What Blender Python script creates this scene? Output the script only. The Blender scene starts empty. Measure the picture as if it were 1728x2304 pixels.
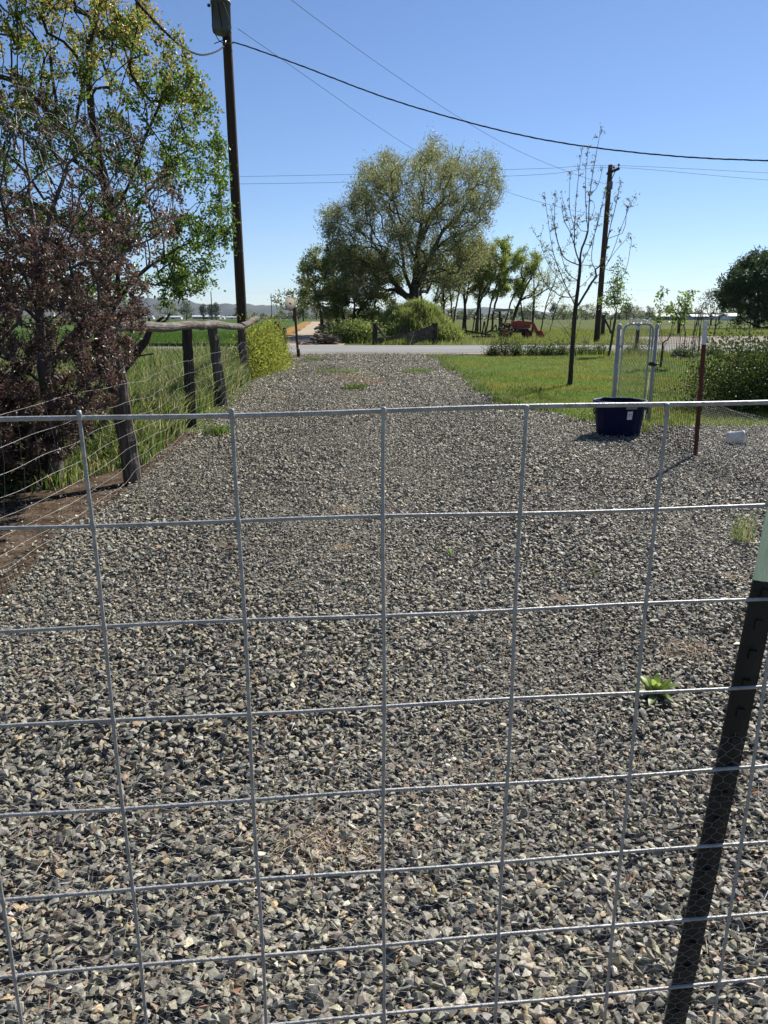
import bpy, bmesh, math, random
import numpy as np
from mathutils import Vector, Matrix

R = math.radians
rng = np.random.default_rng(11)
random.seed(11)
scene = bpy.context.scene
COL = scene.collection

# ------------------------------------------------------------------ camera
F, CX, CY, PITCH, H = 1620.0, 864.0, 1152.0, R(15.1), 1.5
cp, sp = math.cos(PITCH), math.sin(PITCH)

def ray(x, y):
    u, v = (x - CX) / F, (CY - y) / F
    return np.array([u, cp + v * sp, -sp + v * cp])

def gp(x, y, z=0.0):                      # point of the ground seen at a pixel
    d = ray(x, y); t = (z - H) / d[2]
    return np.array([0, 0, H]) + d * t

def at(x, y, Y):                          # point at a pixel, Y metres ahead
    d = ray(x, y)
    return np.array([0, 0, H]) + d * (Y / d[1])

cam = bpy.data.cameras.new('camera'); co = bpy.data.objects.new('camera', cam); COL.objects.link(co)
co.location = (0, 0, H); co.rotation_euler = (R(90) - PITCH, 0, 0)
cam.sensor_fit = 'VERTICAL'; cam.sensor_height = 36.0; cam.lens = F / 2304 * 36
cam.clip_start = 0.05; cam.clip_end = 40000
scene.camera = co

# ------------------------------------------------------------------ light
SUN_EL, SUN_AZ = R(42), R(35)
sdir = Vector((math.sin(SUN_AZ) * math.cos(SUN_EL), math.cos(SUN_AZ) * math.cos(SUN_EL), math.sin(SUN_EL)))
w = bpy.data.worlds.new('World'); scene.world = w; w.use_nodes = True
nt = w.node_tree; bg = nt.nodes['Background']
sk = nt.nodes.new('ShaderNodeTexSky'); sk.sky_type = 'NISHITA'; sk.sun_disc = False
sk.sun_elevation = SUN_EL; sk.sun_rotation = SUN_AZ
sk.altitude = 700; sk.air_density = 1.0; sk.dust_density = 0.1; sk.ozone_density = 2.6
wt = nt.nodes.new('ShaderNodeTexCoord'); wm_ = nt.nodes.new('ShaderNodeMapping'); wm_.inputs['Scale'].default_value = (3, 3, 60)
wn = nt.nodes.new('ShaderNodeTexNoise'); wn.inputs['Scale'].default_value = 2.2; wn.inputs['Detail'].default_value = 6
nt.links.new(wt.outputs['Generated'], wm_.inputs[0]); nt.links.new(wm_.outputs[0], wn.inputs['Vector'])
wr = nt.nodes.new('ShaderNodeMapRange'); wr.inputs[1].default_value = .52; wr.inputs[2].default_value = .72; wr.inputs[3].default_value = 0; wr.inputs[4].default_value = .35
nt.links.new(wn.outputs[0], wr.inputs[0])
wx = nt.nodes.new('ShaderNodeSeparateXYZ'); nt.links.new(wt.outputs['Generated'], wx.inputs[0])
we = nt.nodes.new('ShaderNodeMapRange'); we.inputs[1].default_value = .14; we.inputs[2].default_value = .03; we.inputs[3].default_value = 0; we.inputs[4].default_value = 1
nt.links.new(wx.outputs['Z'], we.inputs[0])
wf_ = nt.nodes.new('ShaderNodeMath'); wf_.operation = 'MULTIPLY'; nt.links.new(wr.outputs[0], wf_.inputs[0]); nt.links.new(we.outputs[0], wf_.inputs[1])
wmx = nt.nodes.new('ShaderNodeMix'); wmx.data_type = 'RGBA'; nt.links.new(wf_.outputs[0], wmx.inputs['Factor'])
wt_ = nt.nodes.new('ShaderNodeVectorMath'); wt_.operation = 'MULTIPLY'; wt_.inputs[1].default_value = (.88, .97, 1.15)
nt.links.new(sk.outputs[0], wt_.inputs[0]); nt.links.new(wt_.outputs[0], wmx.inputs[6]); wmx.inputs[7].default_value = (6.5, 6.9, 7.2, 1)
nt.links.new(wmx.outputs[2], bg.inputs[0]); bg.inputs[1].default_value = 0.059
sl = bpy.data.lights.new('sun', 'SUN'); sl.energy = 5.0; sl.angle = R(0.5); sl.color = (1, 0.95, 0.87)
so = bpy.data.objects.new('sun', sl); COL.objects.link(so); so.rotation_euler = sdir.to_track_quat('Z', 'Y').to_euler()
so.location = (0, 0, 30)
vs = scene.view_settings; scene.display_settings.display_device = 'sRGB'
vs.view_transform = 'Standard'; vs.look = 'None'; vs.exposure = 0.8; vs.gamma = 1.0; vs.use_curve_mapping = False
scene.cycles.use_denoising = True
scene.cycles.max_bounces = 6; scene.cycles.transparent_max_bounces = 6
scene.cycles.volume_bounces = 0

# ------------------------------------------------------------------ materials
MATS = {}
def _nodes(name):
    m = bpy.data.materials.new(name); m.use_nodes = True; MATS[name] = m
    n = m.node_tree; b = n.nodes['Principled BSDF']
    return m, n, b

def noisy(name, stops, scale=5.0, rough=0.8, bump=0.0, bscale=None, stretch=(1, 1, 1), detail=6.0, metallic=0.0, spec=0.3, fine=0.0, fscale=None, coords='Object'):
    m, n, b = _nodes(name); L = n.links.new
    tc = n.nodes.new('ShaderNodeTexCoord'); mp = n.nodes.new('ShaderNodeMapping'); mp.inputs['Scale'].default_value = stretch
    L(tc.outputs[coords], mp.inputs[0])
    nz = n.nodes.new('ShaderNodeTexNoise'); nz.inputs['Scale'].default_value = scale; nz.inputs['Detail'].default_value = detail; nz.inputs['Roughness'].default_value = 0.62
    L(mp.outputs[0], nz.inputs['Vector'])
    cr = n.nodes.new('ShaderNodeValToRGB'); cr.color_ramp.interpolation = 'LINEAR'
    els = cr.color_ramp.elements
    while len(els) < len(stops): els.new(0.5)
    for e, (p, c) in zip(els, stops): e.position = p; e.color = (*c, 1)
    L(nz.outputs[0], cr.inputs[0])
    col = cr.outputs[0]
    if fine:
        f = n.nodes.new('ShaderNodeTexNoise'); f.inputs['Scale'].default_value = fscale or scale * 12; f.inputs['Detail'].default_value = 3
        L(mp.outputs[0], f.inputs['Vector'])
        mr = n.nodes.new('ShaderNodeMapRange'); mr.inputs[1].default_value = .25; mr.inputs[2].default_value = .75
        mr.inputs[3].default_value = 1 - fine; mr.inputs[4].default_value = 1 + fine
        L(f.outputs[0], mr.inputs[0])
        mx = n.nodes.new('ShaderNodeVectorMath'); mx.operation = 'SCALE'
        L(col, mx.inputs[0]); L(mr.outputs[0], mx.inputs['Scale']); col = mx.outputs[0]
    L(col, b.inputs['Base Color'])
    b.inputs['Roughness'].default_value = rough; b.inputs['Metallic'].default_value = metallic
    b.inputs['Specular IOR Level'].default_value = spec
    if bump:
        bz = n.nodes.new('ShaderNodeTexNoise'); bz.inputs['Scale'].default_value = bscale or scale * 4; bz.inputs['Detail'].default_value = 5
        L(mp.outputs[0], bz.inputs['Vector'])
        bp = n.nodes.new('ShaderNodeBump'); bp.inputs['Strength'].default_value = bump; bp.inputs['Distance'].default_value = 0.02
        L(bz.outputs[0], bp.inputs['Height']); L(bp.outputs[0], b.inputs['Normal'])
    return m

def leafy(name, transl=0.45, rough=0.45, spec=0.35, gain=1.25):
    m, n, b = _nodes(name); L = n.links.new
    a = n.nodes.new('ShaderNodeAttribute'); a.attribute_name = 'col'
    L(a.outputs['Color'], b.inputs['Base Color'])
    b.inputs['Roughness'].default_value = rough; b.inputs['Specular IOR Level'].default_value = spec
    t = n.nodes.new('ShaderNodeBsdfTranslucent')
    g = n.nodes.new('ShaderNodeVectorMath'); g.operation = 'SCALE'; g.inputs['Scale'].default_value = gain
    L(a.outputs['Color'], g.inputs[0]); L(g.outputs[0], t.inputs['Color'])
    mx = n.nodes.new('ShaderNodeMixShader'); mx.inputs[0].default_value = transl
    L(b.outputs[0], mx.inputs[1]); L(t.outputs[0], mx.inputs[2]); L(mx.outputs[0], n.nodes['Material Output'].inputs[0])
    return m

def stone_mat():
    m, n, b = _nodes('gravel_stone'); L = n.links.new
    a = n.nodes.new('ShaderNodeAttribute'); a.attribute_name = 'col'
    tc = n.nodes.new('ShaderNodeTexCoord')
    nz = n.nodes.new('ShaderNodeTexNoise'); nz.inputs['Scale'].default_value = 90; nz.inputs['Detail'].default_value = 4
    L(tc.outputs['Object'], nz.inputs['Vector'])
    mr = n.nodes.new('ShaderNodeMapRange'); mr.inputs[1].default_value = .3; mr.inputs[2].default_value = .7; mr.inputs[3].default_value = .65; mr.inputs[4].default_value = 1.35
    L(nz.outputs[0], mr.inputs[0])
    g = n.nodes.new('ShaderNodeVectorMath'); g.operation = 'SCALE'
    L(a.outputs['Color'], g.inputs[0]); L(mr.outputs[0], g.inputs['Scale']); L(g.outputs[0], b.inputs['Base Color'])
    b.inputs['Roughness'].default_value = 0.62; b.inputs['Specular IOR Level'].default_value = 0.4
    bp = n.nodes.new('ShaderNodeBump'); bp.inputs['Strength'].default_value = 0.35; bp.inputs['Distance'].default_value = 0.004
    L(nz.outputs[0], bp.inputs['Height']); L(bp.outputs[0], b.inputs['Normal'])
    return m

leafy('leaf', 0.5, 0.45, 0.35, 1.5)
leafy('dark_leaf', 0.3, 0.5, 0.25, 1.3)
leafy('blade', 0.45, 0.55, 0.25, 1.5)
leafy('straw', 0.2, 0.7, 0.2, 1.0)
def shell():
    m, n, b = _nodes('dish_shell'); b.inputs['Base Color'].default_value = (.7, .64, .57, 1); b.inputs['Roughness'].default_value = .5
    t = n.nodes.new('ShaderNodeBsdfTranslucent'); t.inputs[0].default_value = (.75, .68, .6, 1); mx = n.nodes.new('ShaderNodeMixShader'); mx.inputs[0].default_value = .55
    n.links.new(b.outputs[0], mx.inputs[1]); n.links.new(t.outputs[0], mx.inputs[2]); n.links.new(mx.outputs[0], n.nodes['Material Output'].inputs[0])
shell()
leafy('purple_leaf', 0.3, 0.42, 0.4, 1.5)
stone_mat()
noisy('field_ground', [(.3, (.045, .06, .018)), (.5, (.075, .095, .026)), (.7, (.12, .12, .045))], .12, .95, fine=.35, fscale=6, spec=.03)
noisy('gravel_bed', [(.3, (.08, .074, .064)), (.55, (.16, .148, .126)), (.75, (.25, .228, .19))], 26, .95, bump=.8, bscale=60, fine=.4, fscale=140, spec=.03)
noisy('lawn_soil', [(.3, (.045, .075, .014)), (.55, (.07, .105, .02)), (.75, (.105, .115, .03))], 1.2, .95, fine=.4, fscale=40, spec=.03)
noisy('soil', [(.3, (.034, .024, .016)), (.5, (.075, .054, .037)), (.7, (.15, .115, .082))], 5, .95, bump=.9, bscale=28, fine=.4, fscale=70, spec=.03)
noisy('asphalt', [(.32, (.15, .15, .15)), (.45, (.22, .217, .21)), (.6, (.27, .264, .255)), (.72, (.34, .33, .31))], .9, .85, fine=.3, fscale=60, stretch=(.06, 1, 1), spec=.03)
noisy('dirt', [(.3, (.27, .215, .155)), (.55, (.37, .305, .225)), (.8, (.46, .39, .3))], .5, .95, fine=.25, fscale=8, bump=.4, bscale=4, spec=.03)
noisy('dry_edge', [(.3, (.2, .13, .05)), (.6, (.3, .17, .06)), (.8, (.2, .19, .06))], .8, .95, fine=.3, fscale=9, spec=.03)
noisy('crop', [(.3, (.035, .065, .015)), (.55, (.05, .09, .02)), (.8, (.07, .11, .03))], .05, .95, fine=.25, fscale=2, stretch=(1, .3, 1), spec=.03)
noisy('far_field', [(.3, (.07, .075, .028)), (.55, (.085, .105, .03)), (.8, (.13, .12, .05))], .03, .95, fine=.2, fscale=1, spec=.03)
noisy('lot_gravel', [(.3, (.2, .17, .14)), (.6, (.27, .235, .2)), (.8, (.33, .29, .25))], .6, .95, fine=.3, fscale=20, spec=.03)
noisy('hill', [(.3, (.03, .034, .03)), (.5, (.055, .056, .046)), (.72, (.1, .09, .068))], .0013, .95, detail=9, stretch=(1, 1, 2), spec=.03)
noisy('weathered_wood', [(.25, (.035, .027, .021)), (.5, (.09, .073, .058)), (.75, (.19, .16, .13))], 7, .9, bump=.8, bscale=16, stretch=(4, 4, .35), fine=.3)
noisy('rail_wood', [(.25, (.035, .029, .024)), (.5, (.115, .096, .08)), (.75, (.25, .215, .18))], 7, .9, bump=.8, bscale=16, stretch=(1.2, .4, 4), fine=.3)
noisy('dark_wood', [(.25, (.018, .014, .011)), (.5, (.04, .031, .025)), (.75, (.085, .066, .05))], 6, .9, bump=.7, bscale=14, stretch=(4, 4, .4), fine=.3)
noisy('pole_wood', [(.25, (.022, .014, .009)), (.5, (.048, .029, .018)), (.75, (.1, .062, .038))], 5, .88, bump=.6, bscale=10, stretch=(6, 6, .12), fine=.3)
noisy('bark', [(.3, (.025, .019, .015)), (.55, (.06, .046, .037)), (.8, (.12, .098, .08))], 9, .95, bump=.9, bscale=22, stretch=(2, 2, .5), fine=.3)
noisy('twig_bark', [(.3, (.045, .037, .033)), (.55, (.085, .07, .063)), (.8, (.16, .135, .12))], 9, .6, bump=.7, bscale=22, stretch=(2, 2, .5), fine=.3, spec=.5)
noisy('grey_bark', [(.3, (.05, .04, .032)), (.55, (.1, .083, .068)), (.8, (.17, .145, .12))], 9, .9, bump=.6, bscale=25, stretch=(2, 2, .5), fine=.3)
noisy('galvanised', [(.3, (.25, .243, .232)), (.5, (.35, .34, .325)), (.75, (.46, .45, .43))], 60, .55, metallic=.3, bump=.15, bscale=240, spec=.5, fine=.2, fscale=400)
noisy('wire_steel', [(.3, (.2, .19, .18)), (.7, (.36, .35, .33))], 20, .45, metallic=.5, spec=.5)
noisy('gate_steel', [(.3, (.26, .26, .255)), (.7, (.38, .38, .37))], 14, .5, metallic=.15, spec=.5, fine=.15)
noisy('black_paint', [(.3, (.006, .006, .006)), (.7, (.014, .015, .014))], 30, .5, spec=.3, bump=.15, bscale=200)
noisy('pale_green_paint', [(.3, (.66, .74, .46)), (.62, (.74, .82, .54)), (.7, (.58, .64, .4))], 14, .6, fine=.15, fscale=90, stretch=(3, 3, .5))
noisy('rust_red', [(.3, (.07, .018, .012)), (.6, (.12, .03, .02)), (.8, (.075, .035, .022))], 18, .7, fine=.2, bump=.2, bscale=120)
noisy('white_paint', [(.3, (.48, .47, .46)), (.6, (.66, .65, .64)), (.8, (.74, .73, .71))], 14, .6, fine=.1)
noisy('grey_enamel', [(.3, (.07, .074, .082)), (.7, (.1, .105, .113))], 4, .5, spec=.3, fine=.1, fscale=40)
noisy('black_rubber', [(.3, (.01, .01, .011)), (.7, (.022, .022, .022))], 14, .75)
noisy('cable_black', [(.3, (.008, .009, .011)), (.7, (.016, .017, .02))], 14, .8, spec=.1)
noisy('line_metal', [(.3, (.05, .056, .065)), (.7, (.08, .088, .1))], 14, .85, spec=.08)
noisy('tub_blue', [(.3, (.0025, .004, .028)), (.6, (.004, .006, .042)), (.8, (.008, .01, .05))], 6, .55, spec=.12, fine=.1)
noisy('tub_rim', [(.3, (.012, .016, .085)), (.7, (.02, .025, .11))], 6, .5, spec=.25)
noisy('sticker', [(.3, (.55, .55, .53)), (.7, (.68, .68, .66))], 20, .6)
noisy('grey_sticker', [(.3, (.16, .165, .2)), (.7, (.22, .225, .26))], 20, .6)
noisy('print_ink', [(.3, (.08, .08, .09)), (.7, (.13, .13, .14))], 20, .6)
noisy('dish_plastic', [(.3, (.5, .46, .42)), (.6, (.66, .61, .56)), (.8, (.7, .66, .6))], 10, .55, fine=.15)
noisy('tractor_red', [(.3, (.24, .013, .011)), (.7, (.32, .02, .015))], 5, .4, spec=.5, fine=.1)
noisy('tractor_orange', [(.3, (.26, .025, .014)), (.7, (.34, .04, .02))], 5, .45, spec=.5, fine=.1)
noisy('dark_steel', [(.3, (.015, .015, .016)), (.7, (.04, .038, .036))], 8, .6, spec=.4)
noisy('beige_roof', [(.3, (.2, .18, .15)), (.7, (.3, .27, .23))], 5, .7)
noisy('shed_white', [(.3, (.6, .6, .6)), (.7, (.75, .75, .74))], .4, .7)
noisy('house_roof', [(.3, (.16, .165, .175)), (.7, (.3, .305, .31))], .4, .6)
noisy('shed_roof', [(.3, (.42, .43, .45)), (.7, (.6, .61, .62))], .4, .6)
noisy('house_wall', [(.3, (.3, .28, .25)), (.7, (.42, .39, .35))], .5, .8)
noisy('insulator', [(.3, (.08, .05, .04)), (.7, (.16, .1, .08))], 8, .3, spec=.5)
noisy('clod', [(.3, (.06, .045, .032)), (.55, (.13, .1, .072)), (.8, (.25, .2, .15))], 3, .95, bump=.9, bscale=9, fine=.3)
noisy('pipe_grey', [(.3, (.07, .06, .05)), (.7, (.15, .13, .11))], 5, .8)

# ------------------------------------------------------------------ mesh helpers
def mesh_from(V, faces, name, col=None, smooth=False):
    """faces: list of (n,k) int arrays"""
    me = bpy.data.meshes.new(name)
    V = np.asarray(V, dtype=np.float32)
    me.vertices.add(len(V)); me.vertices.foreach_set('co', V.ravel())
    faces = [np.asarray(f, dtype=np.int32) for f in faces if len(f)]
    nl = sum(f.size for f in faces); npoly = sum(len(f) for f in faces)
    me.loops.add(nl); me.polygons.add(npoly)
    me.loops.foreach_set('vertex_index', np.concatenate([f.ravel() for f in faces]))
    tot = np.concatenate([np.full(len(f), f.shape[1], dtype=np.int32) for f in faces])
    st = np.concatenate([[0], np.cumsum(tot)[:-1]]).astype(np.int32)
    me.polygons.foreach_set('loop_start', st)
    me.polygons.foreach_set('use_smooth', np.full(npoly, smooth, dtype=bool))
    if col is not None:
        a = me.attributes.new('col', 'FLOAT_COLOR', 'POINT')
        c = np.ones((len(V), 4), dtype=np.float32); c[:, :3] = col
        a.data.foreach_set('color', c.ravel())
    me.update(calc_edges=True); me.validate()
    return me

def unit(v):
    v = np.asarray(v, float); return v / np.maximum(np.linalg.norm(v, axis=-1, keepdims=True), 1e-9)

class MB:
    def __init__(s): s.V = []; s.F = {}; s.n = 0; s.C = []
    def add(s, V, *faces, col=None):
        V = np.asarray(V, float).reshape(-1, 3)
        for f in faces:
            f = np.asarray(f)
            if len(f): s.F.setdefault(f.shape[1], []).append(f + s.n)
        s.V.append(V); s.n += len(V)
        s.C.append(np.broadcast_to(np.asarray(col if col is not None else (.5, .5, .5), float), (len(V), 3)))
        return s
    def tube(s, path, r, k=8, caps=True):
        P = np.asarray(path, float); n = len(P)
        r = np.broadcast_to(np.asarray(r, float), (n,))
        T = np.gradient(P, axis=0) if n > 2 else np.repeat((P[-1:] - P[:1]), n, 0)
        T = unit(T)
        ref = np.array([0, 0, 1.0]) if abs(T[:, 2]).mean() < .8 else np.array([1.0, 0, 0])
        A = unit(np.cross(T, ref)); B = np.cross(T, A)
        th = np.linspace(0, 2 * np.pi, k, endpoint=False)
        V = P[:, None] + (A[:, None] * np.cos(th)[None, :, None] + B[:, None] * np.sin(th)[None, :, None]) * r[:, None, None]
        i = np.arange(n - 1)[:, None] * k; j = np.arange(k)[None]; j2 = (j + 1) % k
        q = np.stack([i + j, i + j2, i + k + j2, i + k + j], -1).reshape(-1, 4)
        cap = []
        if caps:
            cap = [np.arange(k)[::-1][None], (np.arange(k) + (n - 1) * k)[None]]
        return s.add(V.reshape(-1, 3), q, *cap)
    def box(s, lo, hi, M=None):
        x0, y0, z0 = lo; x1, y1, z1 = hi
        V = np.array([(x0, y0, z0), (x1, y0, z0), (x1, y1, z0), (x0, y1, z0), (x0, y0, z1), (x1, y0, z1), (x1, y1, z1), (x0, y1, z1)], float)
        if M is not None: V = V @ np.array(M.to_3x3()).T + np.array(M.translation)
        return s.add(V, [(0, 3, 2, 1), (4, 5, 6, 7), (0, 1, 5, 4), (1, 2, 6, 5), (2, 3, 7, 6), (3, 0, 4, 7)])
    def bar(s, a, b, w, t, up=(0, 0, 1)):
        """a plank from a to b, w tall (along up), t thick"""
        a = np.asarray(a, float); b = np.asarray(b, float); d = unit(b - a)
        sd = unit(np.cross(d, up)); u = np.cross(sd, d)
        V = [p + sx * sd * t / 2 + uz * u * w / 2 for p in (a, b) for sx, uz in ((-1, -1), (1, -1), (1, 1), (-1, 1))]
        return s.add(V, [(0, 3, 2, 1), (4, 5, 6, 7), (0, 1, 5, 4), (1, 2, 6, 5), (2, 3, 7, 6), (3, 0, 4, 7)][0:6])
    def prism(s, pts, y0, y1):
        """outline in x,z pulled from y0 to y1"""
        n = len(pts)
        V = [(x, y0, z) for x, z in pts] + [(x, y1, z) for x, z in pts]
        q = [(i, (i + 1) % n, n + (i + 1) % n, n + i) for i in range(n)]
        return s.add(V, q, [tuple(range(n))[::-1]], [tuple(range(n, 2 * n))])
    def lathe(s, prof, c=(0, 0, 0), k=32, flute=None):
        n = len(prof); th = np.linspace(0, 2 * np.pi, k, endpoint=False)
        V = []
        for i, (r, z) in enumerate(prof):
            rr = r * (1 + (flute(th, i) if flute else 0))
            V.append(np.stack([c[0] + rr * np.cos(th), c[1] + rr * np.sin(th), np.full(k, c[2] + z)], -1))
        V = np.concatenate(V)
        i = np.arange(n - 1)[:, None] * k; j = np.arange(k)[None]; j2 = (j + 1) % k
        q = np.stack([i + j, i + j2, i + k + j2, i + k + j], -1).reshape(-1, 4)
        return s.add(V, q)
    def build(s, name, mat, parent=None, smooth=False, origin=None, colored=False, bevel=0):
        V = np.concatenate(s.V) if s.V else np.zeros((0, 3))
        off = np.array(parent.location if parent is not None and not parent.get('_local') else (origin if origin is not None else (0, 0, 0)), float)
        if parent is not None and parent.parent is not None: off = off + np.array(parent.parent.location)
        V = V - off
        me = mesh_from(V, [np.concatenate(f) for f in s.F.values()], name, np.concatenate(s.C) if colored else None, smooth)
        return link(name, me, mat, parent, origin, bevel)

def link(name, me, mat, parent=None, origin=None, bevel=0):
    me.materials.append(MATS[mat] if isinstance(mat, str) else mat)
    o = bpy.data.objects.new(name, me); COL.objects.link(o)
    if parent is not None: o.parent = parent
    elif origin is not None: o.location = origin
    if bevel:
        b = o.modifiers.new('edge', 'BEVEL'); b.width = bevel; b.segments = 2; b.limit_method = 'ANGLE'
    return o

def tag(o, label=None, cat=None, group=None, kind=None):
    if label: o['label'] = label
    if cat: o['category'] = cat
    if group: o['group'] = group
    if kind: o['kind'] = kind
    return o

def empty(name, loc, label, cat, group=None):
    o = bpy.data.objects.new(name, None); COL.objects.link(o); o.location = tuple(float(v) for v in loc); o.empty_display_size = .2
    return tag(o, label, cat, group)

def children(o): return [c for c in bpy.data.objects if c.parent == o]
def copy_tree(o, loc, scale=1.0, rz=0.0, label=None, parent=None):
    kids = children(o)
    c = o.copy(); COL.objects.link(c); c.parent = parent
    if parent is None:
        c.location = tuple(float(v) for v in loc)
        c.scale = (scale,) * 3 if not isinstance(scale, tuple) else scale; c.rotation_euler = (0, 0, rz)
        if label: c['label'] = label
    for k in kids: copy_tree(k, None, parent=c)
    return c

def inside(P, poly):
    x, y = P[:, 0], P[:, 1]; poly = np.asarray(poly, float); c = np.zeros(len(P), bool); j = len(poly) - 1
    for i in range(len(poly)):
        xi, yi = poly[i]; xj, yj = poly[j]
        m = ((yi > y) != (yj > y)) & (x < (xj - xi) * (y - yi) / ((yj - yi) or 1e-9) + xi)
        c ^= m; j = i
    return c

def scatter(poly, density=None, n=None):
    poly = np.asarray(poly, float); lo, hi = poly.min(0), poly.max(0)
    A = 0.5 * abs(np.dot(poly[:, 0], np.roll(poly[:, 1], 1)) - np.dot(poly[:, 1], np.roll(poly[:, 0], 1)))
    N = int(n if n else density * A); out = []; got = 0
    while got < N:
        P = lo + rng.random((N * 2, 2)) * (hi - lo); P = P[inside(P, poly)]
        out.append(P); got += len(P)
    return np.concatenate(out)[:N]

def rough_poly(pts, step=.5, amp=.08):
    out = []
    n = len(pts)
    for i in range(n):
        a, b = np.array(pts[i], float), np.array(pts[(i + 1) % n], float)
        L = np.linalg.norm(b - a); k = max(1, min(80, int(L / step)))
        nrm = np.array([-(b - a)[1], (b - a)[0]]) / max(L, 1e-6)
        for j in range(k):
            p = a + (b - a) * j / k
            out.append(p + nrm * (rng.normal() * amp if j else 0))
    return np.array(out)

def sheet(name, poly, z, mat):
    bm = bmesh.new()
    vs_ = [bm.verts.new((float(p[0]), float(p[1]), z)) for p in poly]
    f = bm.faces.new(vs_)
    if f.normal.z < 0: f.normal_flip()
    bmesh.ops.triangulate(bm, faces=[f])
    bm.normal_update()
    for q in bm.faces:
        if q.normal.z < 0: q.normal_flip()
    me = bpy.data.meshes.new(name); bm.to_mesh(me); bm.free()
    o = link(name, me, mat); tag(o, kind='structure'); return o

def palette(n, cols, jit=.18, cj=.35):
    cols = np.asarray(cols, float)
    c = cols[rng.integers(0, len(cols), n)]
    return np.clip(c * (1 + rng.normal(0, jit, (n, 1))) * (1 + rng.normal(0, jit * cj, (n, 3))), .003, .9)

def leaves_mesh(name, P, D, L, W, cols, fold=.25, N=None):
    """diamond leaves, two folded triangles each"""
    n = len(P); D = unit(D)
    N0 = unit(rng.normal(0, 1, (n, 3)) + (N if N is not None else 0))
    S = unit(np.cross(D, N0)); Nn = np.cross(S, D)
    L = np.broadcast_to(L, (n,))[:, None]; W = np.broadcast_to(W, (n,))[:, None]
    V = np.stack([P, P + D * L * .45 + S * W * .5 + Nn * W * fold, P + D * L, P + D * L * .45 - S * W * .5 + Nn * W * fold], 1)
    i = np.arange(n)[:, None] * 4
    Fc = np.concatenate([i + np.array([[0, 1, 2]]), i + np.array([[0, 2, 3]])])
    return mesh_from(V.reshape(-1, 3), [Fc], name, np.repeat(cols, 4, 0))

def blades_mesh(name, P, h, wd, lean, cols, two=True, azi=None):
    n = len(P)
    if P.shape[1] == 2: P = np.concatenate([P, np.zeros((n, 1))], 1)
    a = rng.random(n) * 2 * np.pi; b = rng.random(n) * 2 * np.pi
    S = np.stack([np.cos(a), np.sin(a), 0 * a], -1); Ld = np.stack([np.cos(b), np.sin(b), 0 * b], -1)
    h = np.broadcast_to(h, (n,))[:, None]; wd = np.broadcast_to(wd, (n,))[:, None]; lean = np.broadcast_to(lean, (n,))[:, None]
    up = np.array([0, 0, 1.0])
    b0, b1 = P - S * wd / 2, P + S * wd / 2
    if not two:
        V = np.stack([b0, b1, P + up * h + Ld * lean * h], 1); i = np.arange(n)[:, None] * 3
        return mesh_from(V.reshape(-1, 3), [i + np.array([[0, 1, 2]])], name, np.repeat(cols, 3, 0))
    m = P + up * h * .6 + Ld * lean * h * .3
    V = np.stack([b0, b1, m + S * wd * .4, m - S * wd * .4, P + up * h * (1 - .3 * lean) + Ld * lean * h], 1); i = np.arange(n)[:, None] * 5
    return mesh_from(V.reshape(-1, 3), [i + np.array([[0, 1, 2, 3]]), i + np.array([[3, 2, 4]])], name, np.repeat(cols, 5, 0))

# ------------------------------------------------------------------ tree helper
def resample(pts, step):
    pts = np.asarray(pts, float); out = [pts[0]]
    # smooth through the points
    n = len(pts)
    for i in range(n - 1):
        p0, p1, p2, p3 = pts[max(i - 1, 0)], pts[i], pts[i + 1], pts[min(i + 2, n - 1)]
        k = max(1, int(np.linalg.norm(p2 - p1) / step))
        for j in range(1, k + 1):
            t = j / k
            out.append(.5 * ((2 * p1) + (-p0 + p2) * t + (2 * p0 - 5 * p1 + 4 * p2 - p3) * t ** 2 + (-p0 + 3 * p1 - 3 * p2 + p3) * t ** 3))
    return np.array(out)

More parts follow.
